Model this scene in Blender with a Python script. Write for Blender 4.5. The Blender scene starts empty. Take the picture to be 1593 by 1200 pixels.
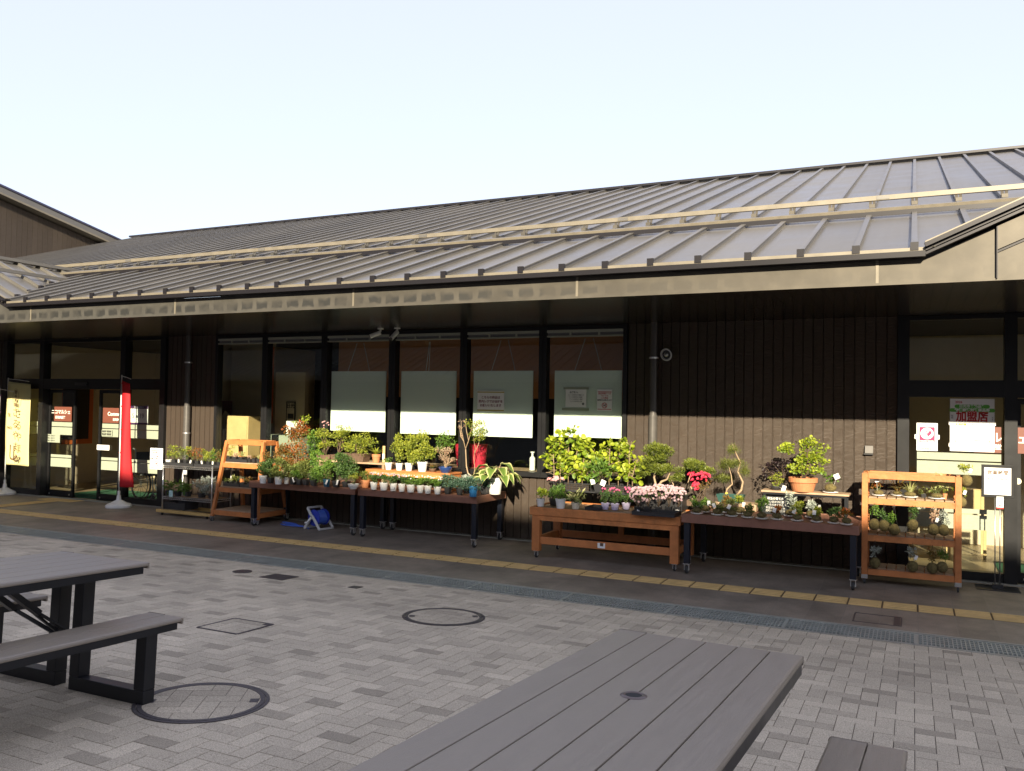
import bpy, math, random
import numpy as np
from mathutils import Vector, Matrix
R_ = math.radians
sc = bpy.context.scene
COL = sc.collection

# ---------------------------------------------------------------- camera
CF, YAW, PITCH, ROLL, CH = 1312.84, .444095, .026172, .017376, 1.8
PW, PH = 1593, 1200
_f = Vector((-math.sin(YAW)*math.cos(PITCH), math.cos(YAW)*math.cos(PITCH), math.sin(PITCH)))
_r0 = Vector((math.cos(YAW), math.sin(YAW), 0)); _u0 = _r0.cross(_f)
_r = _r0*math.cos(ROLL)+_u0*math.sin(ROLL); _u = -_r0*math.sin(ROLL)+_u0*math.cos(ROLL)
cam = bpy.data.cameras.new('camera'); camo = bpy.data.objects.new('camera', cam); COL.objects.link(camo)
m4 = Matrix((_r, _u, -_f)).transposed().to_4x4(); m4.translation = (0, 0, CH); camo.matrix_world = m4
cam.sensor_width = 36; cam.lens = CF/PW*36; cam.clip_end = 2000; cam.clip_start = .05
sc.camera = camo
# ---------------------------------------------------------------- world, sun, exposure
SUN = Vector((.34, -1, .42)).normalized()
W = bpy.data.worlds.new('World'); sc.world = W; W.use_nodes = True
nt = W.node_tree; bg = nt.nodes['Background']; sky = nt.nodes.new('ShaderNodeTexSky')
sky.sky_type = 'NISHITA'; sky.sun_disc = False
sky.sun_elevation = math.asin(SUN.z); sky.sun_rotation = math.atan2(SUN.x, SUN.y)
sky.air_density = 1.0; sky.dust_density = .6; sky.ozone_density = 1.6; sky.altitude = 200
sky_mix = nt.nodes.new('ShaderNodeMix'); sky_mix.data_type = 'RGBA'; sky_mix.inputs[0].default_value = .90; sky_mix.inputs[7].default_value = (.88, .95, 1.40, 1)   # flat pale blue mixed over most of the sky, evens its brightness
nt.links.new(sky.outputs[0], sky_mix.inputs[6]); nt.links.new(sky_mix.outputs[2], bg.inputs[0]); bg.inputs[1].default_value = .15
sl = bpy.data.lights.new('sun', 'SUN'); sl.energy = 2.05; sl.angle = R_(.53); sl.color = (1, .92, .80)
so = bpy.data.objects.new('sun', sl); COL.objects.link(so); so.rotation_euler = SUN.to_track_quat('Z', 'Y').to_euler()
so.location = (5, -20, 30)
sc.view_settings.view_transform = 'Standard'; sc.view_settings.look = 'None'
sc.view_settings.exposure = 2.48; sc.view_settings.gamma = 1
sc.view_settings.use_white_balance = True; sc.view_settings.white_balance_temperature = 7450; sc.view_settings.white_balance_tint = 6

rnd = random.Random(7)
# ---------------------------------------------------------------- measuring (pixel of the photo -> point on a known surface)
def _ray(x, y): return _f+_r*((x-PW/2)/CF)-_u*((y-PH/2)/CF)
def at_z(x, y, z): d = _ray(x, y); return Vector((0, 0, CH))+d*((z-CH)/d.z)
def at_x(x, y, X): d = _ray(x, y); return Vector((0, 0, CH))+d*(X/d.x)
def at_y(x, y, Y): d = _ray(x, y); return Vector((0, 0, CH))+d*(Y/d.y)
SL = .042
def gz(y): return SL*(7.37-y) if y < 7.37 else 0.0

# ---------------------------------------------------------------- materials
def nodes(name):
    m = bpy.data.materials.new(name); m.use_nodes = True
    return m, m.node_tree, m.node_tree.nodes['Principled BSDF']
def mat(name, col, rough=.6, metal=0, var=0, vs=8, bump=0, bs=60, attr=None, col2=None, spec=None, stretch=None, trans=0, coat=0):
    m, t, b = nodes(name); N, L = t.nodes, t.links
    b.inputs['Roughness'].default_value = rough; b.inputs['Metallic'].default_value = metal
    if spec is not None: b.inputs['Specular IOR Level'].default_value = spec
    if coat: b.inputs['Coat Weight'].default_value = coat
    c = (*col, 1); b.inputs['Base Color'].default_value = c
    out = None
    if var or bump:
        tc = N.new('ShaderNodeTexCoord'); src = tc.outputs['Object']
        if stretch:
            mp = N.new('ShaderNodeMapping'); mp.inputs['Scale'].default_value = stretch; L.new(src, mp.inputs[0]); src = mp.outputs[0]
    if attr:
        a = N.new('ShaderNodeAttribute'); a.attribute_name = attr
        mx = N.new('ShaderNodeMix'); mx.data_type = 'RGBA'; L.new(a.outputs['Fac'], mx.inputs[0])
        mx.inputs[6].default_value = c; mx.inputs[7].default_value = (*col2, 1); out = mx.outputs[2]
    if var:
        n = N.new('ShaderNodeTexNoise'); n.inputs['Scale'].default_value = vs; n.inputs['Detail'].default_value = 6; n.inputs['Roughness'].default_value = .65
        L.new(src, n.inputs['Vector'])
        r = N.new('ShaderNodeMapRange'); r.inputs[1].default_value = .3; r.inputs[2].default_value = .7
        r.inputs[3].default_value = 1-var; r.inputs[4].default_value = 1+var; L.new(n.outputs[0], r.inputs[0])
        v = N.new('ShaderNodeVectorMath'); v.operation = 'SCALE'; L.new(r.outputs[0], v.inputs['Scale'])
        if out: L.new(out, v.inputs[0])
        else: v.inputs[0].default_value = col
        out = v.outputs[0]
        rr = N.new('ShaderNodeMapRange'); rr.inputs[3].default_value = max(.02, rough-.12); rr.inputs[4].default_value = min(1, rough+.12)
        L.new(n.outputs[0], rr.inputs[0]); L.new(rr.outputs[0], b.inputs['Roughness'])
    if out: L.new(out, b.inputs['Base Color'])
    if bump:
        n2 = N.new('ShaderNodeTexNoise'); n2.inputs['Scale'].default_value = bs; n2.inputs['Detail'].default_value = 5; L.new(src, n2.inputs['Vector'])
        bp = N.new('ShaderNodeBump'); bp.inputs['Strength'].default_value = bump; bp.inputs['Distance'].default_value = .01
        L.new(n2.outputs[0], bp.inputs['Height']); L.new(bp.outputs[0], b.inputs['Normal'])
    if trans:
        tr = N.new('ShaderNodeBsdfTranslucent'); ms = N.new('ShaderNodeMixShader'); ms.inputs[0].default_value = trans
        if out: L.new(out, tr.inputs[0])
        else: tr.inputs[0].default_value = c
        L.new(b.outputs[0], ms.inputs[1]); L.new(tr.outputs[0], ms.inputs[2]); L.new(ms.outputs[0], N['Material Output'].inputs[0])
    return m
def leaf(name, c0, c1, t=.3): return mat(name, c0, .5, attr='tone', col2=c1, trans=t)
def glass(name, tint=(.80, .86, .82), rough=.0, extra=0.0):
    m, t, b = nodes(name); N, L = t.nodes, t.links; N.remove(b)
    tr = N.new('ShaderNodeBsdfTransparent'); tr.inputs[0].default_value = (*tint, 1)
    gl = N.new('ShaderNodeBsdfGlossy'); gl.inputs['Roughness'].default_value = rough; gl.inputs[0].default_value = (.9, .95, .95, 1)
    fr = N.new('ShaderNodeFresnel'); ge_ = N.new('ShaderNodeNewGeometry'); mr = N.new('ShaderNodeMapRange'); mr.inputs[3].default_value = 1.5; mr.inputs[4].default_value = 1/1.5; L.new(ge_.outputs['Backfacing'], mr.inputs[0]); L.new(mr.outputs[0], fr.inputs[0])
    ms = N.new('ShaderNodeMixShader'); L.new(fr.outputs[0], ms.inputs[0]); L.new(tr.outputs[0], ms.inputs[1]); L.new(gl.outputs[0], ms.inputs[2])
    L.new(ms.outputs[0], N['Material Output'].inputs[0]); return m

M = {}
M['black'] = mat('black_metal', (.012, .013, .016), .35, .2, var=.2, vs=5)
M['blackfr'] = mat('black_frame', (.016, .016, .017), .38, .3, var=.15, vs=3)
M['leg'] = mat('black_leg', (.010, .013, .022), .35, 0, var=.2, vs=20)
M['plastic_black'] = mat('black_plastic', (.028, .028, .030), .45)
M['chrome'] = mat('chrome', (.80, .80, .80), .32, .9)
M['alu'] = mat('aluminium', (.50, .50, .48), .4, .7)
M['white'] = mat('white_paper', (.80, .80, .78), .6)
M['whitepl'] = mat('white_plastic', (.74, .73, .70), .4, 0, var=.08, vs=15)
M['cream'] = mat('cream_wall', (.56, .46, .32), .8, var=.04)
M['orangep'] = mat('orange_panel', (.62, .14, .03), .6)
M['soil'] = mat('soil', (.045, .03, .02), .95, var=.4, vs=60, bump=.8, bs=120)
M['moss'] = mat('moss', (.13, .10, .035), .95, var=.45, vs=40, bump=1, bs=90)
M['terracotta'] = mat('terracotta', (.50, .20, .09), .75, var=.15, vs=12, bump=.1)
M['brownpot'] = mat('brown_glaze_pot', (.12, .075, .05), .55, var=.25, vs=15)
M['darkpot'] = mat('dark_pot', (.03, .03, .032), .5, var=.2)
M['bluepot'] = mat('blue_pot', (.02, .16, .36), .35)
M['navypot'] = mat('navy_bowl', (.015, .05, .17), .2, coat=.5)
M['tealpot'] = mat('teal_pot', (.02, .09, .14), .4)
M['lilacpot'] = mat('lilac_pot', (.55, .50, .68), .45)
M['creampot'] = mat('cream_pot', (.66, .60, .46), .45)
M['greenpot'] = mat('green_planter', (.02, .07, .06), .45)
M['bark'] = mat('bark', (.10, .065, .04), .85, var=.35, vs=20, bump=.6, bs=50)
M['barklt'] = mat('pale_bark', (.34, .24, .15), .8, var=.3, vs=20, bump=.4, bs=50)
M['stem'] = mat('green_stem', (.10, .14, .04), .6)
M['orange'] = mat('orange_stained_wood', (.48, .17, .055), .5, var=.22, vs=6, bump=.25, bs=30, stretch=(1, 1, 1))
M['orangeworn'] = mat('worn_orange_wood', (.52, .19, .06), .6, var=.3, vs=9, bump=.3, bs=30)
M['slat'] = mat('grey_wood_slats', (.30, .20, .12), .7, var=.25, vs=14, bump=.3)
M['plank'] = mat('weathered_plank', (.40, .27, .17), .7, var=.2, vs=8, bump=.3)
M['ywood'] = mat('yellow_timber', (.50, .33, .12), .6, var=.2, vs=8)
M['tablebrown'] = mat('brown_table_board', (.23, .105, .07), .55, var=.12, vs=10, bump=.15)
M['picnic'] = mat('brown_composite_plank', (.235, .196, .152), .45, var=.08, vs=7, bump=.2, bs=60, stretch=(9, .7, 9))
M['cover'] = mat('cast_iron', (.075, .065, .066), .55, .3, var=.2, vs=20, bump=.5, bs=80)
M['coverfill'] = mat('lid_paving', (.27, .26, .24), .9, var=.25, vs=90, bump=.5, bs=150)
M['red'] = mat('red_cloth', (.60, .012, .022), .7, trans=.3)
M['yellow'] = mat('yellow_cloth', (.80, .73, .38), .8, trans=.3)
M['purple'] = mat('purple_cloth', (.10, .04, .12), .8, trans=.2)
M['ink'] = mat('ink', (.02, .018, .018), .7)
M['inkbrown'] = mat('brown_ink', (.10, .05, .02), .7)
M['inkred'] = mat('red_ink', (.50, .02, .02), .6)
M['inkpink'] = mat('magenta_ink', (.55, .02, .10), .6)
M['inkgreen'] = mat('green_ink', (.10, .42, .05), .6)
M['inkmar'] = mat('maroon_ink', (.22, .05, .07), .6)
M['inkgrey'] = mat('grey_ink', (.18, .18, .18), .7)
M['inkwhite'] = mat('white_lettering', (.80, .78, .70), .6)
M['gold'] = mat('gold_tape', (.42, .34, .06), .5)
M['film'] = mat('brown_film', (.17, .055, .035), .5)
M['frost'] = mat('frosted_film', (.30, .33, .25), .7, var=.12, vs=60)
M['board'] = mat('white_board', (.82, .86, .80), .6)
M['blue'] = mat('blue_plastic', (.02, .05, .42), .35)
M['hose'] = mat('blue_hose', (.05, .13, .55), .4)
M['reelgrey'] = mat('grey_reel_plastic', (.55, .55, .54), .45)
M['wood_lt'] = mat('light_wood', (.62, .42, .20), .5, var=.1, vs=5)
M['redbin'] = mat('red_bin', (.50, .02, .05), .4)
M['mat_green'] = mat('green_mat', (.02, .11, .05), .9, bump=.4, bs=200)
M['int_floor'] = mat('shop_floor', (.30, .22, .13), .35, var=.1, vs=3)
M['int_wall'] = mat('shop_brown_wall', (.55, .27, .13), .8)
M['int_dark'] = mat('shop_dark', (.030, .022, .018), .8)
M['rubber'] = mat('rubber', (.03, .03, .03), .7)
M['chalk'] = mat('chalkboard', (.018, .022, .026), .7, var=.3, vs=30)
M['skyblue'] = mat('pale_blue_card', (.42, .62, .60), .6)
M['glass'] = glass('window_glass', (.93, .96, .94))
M['beige'] = mat('beige_metal', (.19, .165, .125), .45, .2, var=.12, vs=7)
M['gutter'] = mat('black_gutter', (.018, .016, .018), .35, .3)

def roof_mat():
    m, t, b = nodes('roof_metal'); N, L = t.nodes, t.links
    tc = N.new('ShaderNodeTexCoord'); n = N.new('ShaderNodeTexNoise'); n.inputs['Scale'].default_value = 1.3; n.inputs['Detail'].default_value = 7
    L.new(tc.outputs['Object'], n.inputs['Vector'])
    r = N.new('ShaderNodeMapRange'); r.inputs[1].default_value = .3; r.inputs[2].default_value = .7; r.inputs[3].default_value = .30; r.inputs[4].default_value = .46
    L.new(n.outputs[0], r.inputs[0]); L.new(r.outputs[0], b.inputs['Roughness'])
    mx = N.new('ShaderNodeMix'); mx.data_type = 'RGBA'; L.new(n.outputs[0], mx.inputs[0])
    mx.inputs[6].default_value = (.120, .112, .100, 1); mx.inputs[7].default_value = (.185, .172, .152, 1)
    sp = N.new('ShaderNodeSeparateXYZ'); L.new(tc.outputs['Object'], sp.inputs[0]); sn = N.new('ShaderNodeMath'); sn.operation = 'SNAP'; sn.inputs[1].default_value = .448
    of = N.new('ShaderNodeMath'); of.inputs[1].default_value = -5.703; L.new(sp.outputs[0], of.inputs[0]); L.new(of.outputs[0], sn.inputs[0])
    wn = N.new('ShaderNodeTexWhiteNoise'); wn.noise_dimensions = '1D'; L.new(sn.outputs[0], wn.inputs['W'])
    mp = N.new('ShaderNodeMapping'); mp.inputs['Scale'].default_value = (14, .5, .5); L.new(tc.outputs['Object'], mp.inputs[0]); st = N.new('ShaderNodeTexNoise'); st.inputs['Scale'].default_value = 1; st.inputs['Detail'].default_value = 5; L.new(mp.outputs[0], st.inputs['Vector'])
    ad = N.new('ShaderNodeMath'); L.new(wn.outputs[0], ad.inputs[0]); L.new(st.outputs[0], ad.inputs[1]); kk = N.new('ShaderNodeMapRange'); kk.inputs[1].default_value = .2; kk.inputs[2].default_value = 1.8; kk.inputs[3].default_value = .85; kk.inputs[4].default_value = 1.15; L.new(ad.outputs[0], kk.inputs[0])
    v = N.new('ShaderNodeVectorMath'); v.operation = 'SCALE'; L.new(mx.outputs[2], v.inputs[0]); L.new(kk.outputs[0], v.inputs['Scale']); L.new(v.outputs[0], b.inputs['Base Color'])
    bp = N.new('ShaderNodeBump'); bp.inputs['Strength'].default_value = .25; bp.inputs['Distance'].default_value = .02; L.new(n.outputs[0], bp.inputs['Height']); L.new(bp.outputs[0], b.inputs['Normal'])
    b.inputs['Metallic'].default_value = .35
    return m
M['roof'] = roof_mat()

def siding_mat(name, base, var=.10):
    m, t, b = nodes(name); N, L = t.nodes, t.links
    tc = N.new('ShaderNodeTexCoord'); mp = N.new('ShaderNodeMapping'); L.new(tc.outputs['Object'], mp.inputs[0])
    a = N.new('ShaderNodeAttribute'); a.attribute_name = 'tone'
    # curved horizontal grain, different on every board
    cx = N.new('ShaderNodeCombineXYZ'); mu = N.new('ShaderNodeMath'); mu.operation = 'MULTIPLY'; mu.inputs[1].default_value = 37
    L.new(a.outputs['Fac'], mu.inputs[0]); L.new(mu.outputs[0], cx.inputs[2]); L.new(mu.outputs[0], cx.inputs[0])
    ad = N.new('ShaderNodeVectorMath'); L.new(mp.outputs[0], ad.inputs[0]); L.new(cx.outputs[0], ad.inputs[1])
    w = N.new('ShaderNodeTexWave'); w.wave_type = 'BANDS'; w.bands_direction = 'Z'; w.inputs['Scale'].default_value = 22
    w.inputs['Distortion'].default_value = 9; w.inputs['Detail'].default_value = 2; w.inputs['Detail Scale'].default_value = .35
    L.new(ad.outputs[0], w.inputs['Vector'])
    bp = N.new('ShaderNodeBump'); bp.inputs['Strength'].default_value = .9; bp.inputs['Distance'].default_value = .006
    L.new(w.outputs['Fac'], bp.inputs['Height']); L.new(bp.outputs[0], b.inputs['Normal'])
    n = N.new('ShaderNodeTexNoise'); n.inputs['Scale'].default_value = 2.5; n.inputs['Detail'].default_value = 8; L.new(tc.outputs['Object'], n.inputs['Vector'])
    s1 = N.new('ShaderNodeMath'); s1.operation = 'ADD'; L.new(n.outputs[0], s1.inputs[0]); L.new(a.outputs['Fac'], s1.inputs[1])
    r = N.new('ShaderNodeMapRange'); r.inputs[1].default_value = .3; r.inputs[2].default_value = 1.7; r.inputs[3].default_value = 1-var; r.inputs[4].default_value = 1+var
    L.new(s1.outputs[0], r.inputs[0])
    v = N.new('ShaderNodeVectorMath'); v.operation = 'SCALE'; v.inputs[0].default_value = base; L.new(r.outputs[0], v.inputs['Scale']); L.new(v.outputs[0], b.inputs['Base Color'])
    b.inputs['Roughness'].default_value = .42
    return m
M['siding'] = siding_mat('dark_siding', (.073, .054, .041))
M['siding2'] = siding_mat('hall_siding', (.062, .048, .038), .15)

def soffit_mat():
    m, t, b = nodes('soffit_boards'); N, L = t.nodes, t.links
    tc = N.new('ShaderNodeTexCoord'); sp = N.new('ShaderNodeSeparateXYZ'); L.new(tc.outputs['Object'], sp.inputs[0])
    md = N.new('ShaderNodeMath'); md.operation = 'PINGPONG'; md.inputs[1].default_value = .075; L.new(sp.outputs[0], md.inputs[0])
    lt = N.new('ShaderNodeMath'); lt.operation = 'LESS_THAN'; lt.inputs[1].default_value = .004; L.new(md.outputs[0], lt.inputs[0])
    mx = N.new('ShaderNodeMix'); mx.data_type = 'RGBA'; L.new(lt.outputs[0], mx.inputs[0]); mx.inputs[6].default_value = (.028, .022, .018, 1); mx.inputs[7].default_value = (.004, .004, .004, 1)
    L.new(mx.outputs[2], b.inputs['Base Color']); b.inputs['Roughness'].default_value = .22
    bp = N.new('ShaderNodeBump'); bp.inputs['Strength'].default_value = .6; bp.inputs['Distance'].default_value = .004; bp.invert = True
    L.new(lt.outputs[0], bp.inputs['Height']); L.new(bp.outputs[0], b.inputs['Normal'])
    return m
M['soffit'] = soffit_mat()

def fascia_mat():
    # galvanised sheet with rectangular stain patches on the left, smoother towards the right
    m, t, b = nodes('stained_fascia'); N, L = t.nodes, t.links
    tc = N.new('ShaderNodeTexCoord'); n0 = N.new('ShaderNodeTexNoise'); n0.inputs['Scale'].default_value = 9; n0.inputs['Detail'].default_value = 4
    L.new(tc.outputs['Object'], n0.inputs['Vector'])
    dv = N.new('ShaderNodeVectorMath'); dv.operation = 'SCALE'; dv.inputs['Scale'].default_value = .07; L.new(n0.outputs['Color'], dv.inputs[0])
    ad = N.new('ShaderNodeVectorMath'); L.new(tc.outputs['Object'], ad.inputs[0]); L.new(dv.outputs[0], ad.inputs[1])
    sp = N.new('ShaderNodeSeparateXYZ'); L.new(ad.outputs[0], sp.inputs[0])
    pp = N.new('ShaderNodeMath'); pp.operation = 'PINGPONG'; pp.inputs[1].default_value = .115; L.new(sp.outputs[0], pp.inputs[0])
    patch = N.new('ShaderNodeMapRange'); patch.inputs[1].default_value = .028; patch.inputs[2].default_value = .040; L.new(pp.outputs[0], patch.inputs[0])
    zz = N.new('ShaderNodeMapRange'); zz.inputs[1].default_value = 3.06; zz.inputs[2].default_value = 3.02; L.new(sp.outputs[2], zz.inputs[0])
    zb = N.new('ShaderNodeMapRange'); zb.inputs[1].default_value = 2.95; zb.inputs[2].default_value = 2.97; L.new(sp.outputs[2], zb.inputs[0])
    m1 = N.new('ShaderNodeMath'); m1.operation = 'MULTIPLY'; L.new(patch.outputs[0], m1.inputs[0]); L.new(zz.outputs[0], m1.inputs[1])
    m2 = N.new('ShaderNodeMath'); m2.operation = 'MULTIPLY'; L.new(m1.outputs[0], m2.inputs[0]); L.new(zb.outputs[0], m2.inputs[1])
    fx = N.new('ShaderNodeMapRange'); fx.inputs[1].default_value = 4.4; fx.inputs[2].default_value = 1.0; fx.inputs[3].default_value = .12; fx.inputs[4].default_value = .9; L.new(sp.outputs[0], fx.inputs[0])
    m3 = N.new('ShaderNodeMath'); m3.operation = 'MULTIPLY'; L.new(m2.outputs[0], m3.inputs[0]); L.new(fx.outputs[0], m3.inputs[1])
    n1 = N.new('ShaderNodeTexNoise'); n1.inputs['Scale'].default_value = 5; n1.inputs['Detail'].default_value = 6; L.new(tc.outputs['Object'], n1.inputs['Vector'])
    m4_ = N.new('ShaderNodeMath'); m4_.operation = 'MULTIPLY'; L.new(m3.outputs[0], m4_.inputs[0]); 
    nr = N.new('ShaderNodeMapRange'); nr.inputs[1].default_value = .33; nr.inputs[2].default_value = .55; L.new(n1.outputs[0], nr.inputs[0]); L.new(nr.outputs[0], m4_.inputs[1])
    warm = N.new('ShaderNodeMapRange'); warm.inputs[1].default_value = -4; warm.inputs[2].default_value = 5.0; L.new(sp.outputs[0], warm.inputs[0])
    base = N.new('ShaderNodeMix'); base.data_type = 'RGBA'; L.new(warm.outputs[0], base.inputs[0]); base.inputs[6].default_value = (.080, .075, .065, 1); base.inputs[7].default_value = (.085, .073, .055, 1)
    mx = N.new('ShaderNodeMix'); mx.data_type = 'RGBA'; L.new(m4_.outputs[0], mx.inputs[0]); L.new(base.outputs[2], mx.inputs[6]); mx.inputs[7].default_value = (.028, .028, .026, 1)
    vv = N.new('ShaderNodeMapRange'); vv.inputs[1].default_value = .3; vv.inputs[2].default_value = .7; vv.inputs[3].default_value = .8; vv.inputs[4].default_value = 1.18; L.new(n1.outputs[0], vv.inputs[0])
    v = N.new('ShaderNodeVectorMath'); v.operation = 'SCALE'; L.new(mx.outputs[2], v.inputs[0]); L.new(vv.outputs[0], v.inputs['Scale']); L.new(v.outputs[0], b.inputs['Base Color'])
    b.inputs['Roughness'].default_value = .5; b.inputs['Metallic'].default_value = .3
    return m
M['fascia'] = fascia_mat()

def paver_mat():
    m, t, b = nodes('concrete_pavers'); N, L = t.nodes, t.links
    tc = N.new('ShaderNodeTexCoord'); a = N.new('ShaderNodeAttribute'); a.attribute_name = 'tone'
    mx = N.new('ShaderNodeMix'); mx.data_type = 'RGBA'; L.new(a.outputs['Fac'], mx.inputs[0]); mx.inputs[6].default_value = (.19, .160, .118, 1); mx.inputs[7].default_value = (.52, .445, .335, 1)
    n = N.new('ShaderNodeTexNoise'); n.inputs['Scale'].default_value = 170; n.inputs['Detail'].default_value = 3; L.new(tc.outputs['Object'], n.inputs['Vector'])
    n2 = N.new('ShaderNodeTexNoise'); n2.inputs['Scale'].default_value = .9; n2.inputs['Detail'].default_value = 6; L.new(tc.outputs['Object'], n2.inputs['Vector'])
    r = N.new('ShaderNodeMapRange'); r.inputs[1].default_value = .35; r.inputs[2].default_value = .65; r.inputs[3].default_value = .70; r.inputs[4].default_value = 1.28; L.new(n.outputs[0], r.inputs[0])
    r2 = N.new('ShaderNodeMapRange'); r2.inputs[1].default_value = .3; r2.inputs[2].default_value = .7; r2.inputs[3].default_value = .82; r2.inputs[4].default_value = 1.14; L.new(n2.outputs[0], r2.inputs[0])
    mu = N.new('ShaderNodeMath'); mu.operation = 'MULTIPLY'; L.new(r.outputs[0], mu.inputs[0]); L.new(r2.outputs[0], mu.inputs[1])
    v = N.new('ShaderNodeVectorMath'); v.operation = 'SCALE'; L.new(mx.outputs[2], v.inputs[0]); L.new(mu.outputs[0], v.inputs['Scale']); L.new(v.outputs[0], b.inputs['Base Color'])
    bp = N.new('ShaderNodeBump'); bp.inputs['Strength'].default_value = .35; bp.inputs['Distance'].default_value = .003; L.new(n.outputs[0], bp.inputs['Height']); L.new(bp.outputs[0], b.inputs['Normal'])
    b.inputs['Roughness'].default_value = .85
    return m
M['paver'] = paver_mat()
M['joint'] = mat('joint_sand', (.085, .075, .060), .95, var=.3, vs=30)

def walkway_mat():
    m, t, b = nodes('walkway_slabs'); N, L = t.nodes, t.links
    tc = N.new('ShaderNodeTexCoord'); sp = N.new('ShaderNodeSeparateXYZ'); L.new(tc.outputs['Object'], sp.inputs[0])
    def line(o, off, per, w):
        s = N.new('ShaderNodeMath'); s.operation = 'SUBTRACT'; s.inputs[1].default_value = off; L.new(sp.outputs[o], s.inputs[0])
        p = N.new('ShaderNodeMath'); p.operation = 'PINGPONG'; p.inputs[1].default_value = per/2; L.new(s.outputs[0], p.inputs[0])
        l = N.new('ShaderNodeMath'); l.operation = 'LESS_THAN'; l.inputs[1].default_value = w; L.new(p.outputs[0], l.inputs[0]); return l
    a, c = line(0, .045, .30, .0028), line(1, 7.83, .60, .0028)
    mx_ = N.new('ShaderNodeMath'); mx_.operation = 'MAXIMUM'; L.new(a.outputs[0], mx_.inputs[0]); L.new(c.outputs[0], mx_.inputs[1])
    n = N.new('ShaderNodeTexNoise'); n.inputs['Scale'].default_value = 2.2; n.inputs['Detail'].default_value = 8; n.inputs['Roughness'].default_value = .7; L.new(tc.outputs['Object'], n.inputs['Vector'])
    n2 = N.new('ShaderNodeTexNoise'); n2.inputs['Scale'].default_value = 110; L.new(tc.outputs['Object'], n2.inputs['Vector'])
    fl = N.new('ShaderNodeMath'); fl.operation = 'SNAP'; fl.inputs[1].default_value = .3; 
    s = N.new('ShaderNodeMath'); s.operation = 'SUBTRACT'; s.inputs[1].default_value = .045; L.new(sp.outputs[0], s.inputs[0]); L.new(s.outputs[0], fl.inputs[0])
    wn = N.new('ShaderNodeTexWhiteNoise'); wn.noise_dimensions = '1D'; L.new(fl.outputs[0], wn.inputs['W'])
    c1 = N.new('ShaderNodeMix'); c1.data_type = 'RGBA'; 
    r = N.new('ShaderNodeMapRange'); r.inputs[1].default_value = .35; r.inputs[2].default_value = .65; L.new(n.outputs[0], r.inputs[0]); L.new(r.outputs[0], c1.inputs[0])
    c1.inputs[6].default_value = (.150, .126, .100, 1); c1.inputs[7].default_value = (.275, .226, .176, 1)
    k = N.new('ShaderNodeMapRange'); k.inputs[3].default_value = .88; k.inputs[4].default_value = 1.1; L.new(wn.outputs[0], k.inputs[0])
    k2 = N.new('ShaderNodeMapRange'); k2.inputs[1].default_value = .3; k2.inputs[2].default_value = .7; k2.inputs[3].default_value = .8; k2.inputs[4].default_value = 1.2; L.new(n2.outputs[0], k2.inputs[0])
    mm = N.new('ShaderNodeMath'); mm.operation = 'MULTIPLY'; L.new(k.outputs[0], mm.inputs[0]); L.new(k2.outputs[0], mm.inputs[1])
    v = N.new('ShaderNodeVectorMath'); v.operation = 'SCALE'; L.new(c1.outputs[2], v.inputs[0]); L.new(mm.outputs[0], v.inputs['Scale'])
    o = N.new('ShaderNodeMix'); o.data_type = 'RGBA'; L.new(mx_.outputs[0], o.inputs[0]); L.new(v.outputs[0], o.inputs[6]); o.inputs[7].default_value = (.20, .175, .145, 1)
    L.new(o.outputs[2], b.inputs['Base Color']); b.inputs['Roughness'].default_value = .6
    bp = N.new('ShaderNodeBump'); bp.inputs['Strength'].default_value = .3; bp.inputs['Distance'].default_value = .003; L.new(n2.outputs[0], bp.inputs['Height']); L.new(bp.outputs[0], b.inputs['Normal'])
    return m
M['walkway'] = walkway_mat()
M['tactile'] = mat('tactile_yellow', (.60, .42, .18), .7, var=.15, vs=6, bump=.2, bs=90)
M['tactdark'] = mat('tactile_joint', (.13, .085, .04), .9)
M['grate'] = mat('galvanised_grate', (.33, .35, .32), .5, .3, var=.15, vs=6)
M['grateedge'] = mat('galvanised_edge', (.30, .30, .26), .6, .2, var=.15, vs=6)
M['pit'] = mat('drain_pit', (.02, .02, .02), .9)
# foliage
M['f_yg'] = leaf('leaf_yellow_green', (.11, .17, .02), (.40, .42, .05), .3)
M['f_lime'] = leaf('leaf_lime', (.13, .22, .02), (.46, .52, .05), .35)
M['f_green'] = leaf('leaf_green', (.05, .13, .02), (.18, .30, .045))
M['f_dark'] = leaf('leaf_dark_green', (.03, .08, .02), (.10, .18, .04), .25)
M['f_olive'] = leaf('leaf_olive', (.07, .10, .025), (.22, .25, .06))
M['f_red'] = leaf('leaf_red_green', (.09, .13, .02), (.42, .09, .02))
M['f_rust'] = leaf('leaf_rust', (.09, .10, .02), (.28, .14, .04))
M['f_silver'] = leaf('leaf_silver', (.22, .25, .20), (.46, .50, .44), .15)
M['f_blue'] = leaf('leaf_blue_green', (.03, .085, .055), (.10, .17, .11), .15)
M['f_black'] = leaf('leaf_purple_black', (.012, .008, .010), (.035, .018, .022), .1)
M['f_pine'] = leaf('pine_needles', (.06, .085, .015), (.20, .22, .04), .15)
M['f_jun'] = leaf('juniper_foliage', (.05, .08, .012), (.19, .22, .03), .15)
M['f_pink'] = leaf('leaf_pink_tinged', (.42, .22, .14), (.62, .50, .36), .3)
M['f_hosta'] = leaf('hosta_leaf', (.10, .19, .03), (.70, .68, .30), .3)
M['f_varieg'] = leaf('variegated_leaf', (.22, .30, .06), (.58, .55, .28), .3)
M['fl_pink'] = leaf('pink_petals', (.62, .25, .28), (.78, .50, .48), .25)
M['fl_mag'] = leaf('magenta_petals', (.42, .05, .16), (.62, .16, .28), .25)
M['fl_pale'] = leaf('pale_pink_petals', (.45, .26, .30), (.64, .48, .50), .25)
M['fl_red'] = leaf('red_petals', (.70, .02, .05), (.85, .06, .14), .25)
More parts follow.
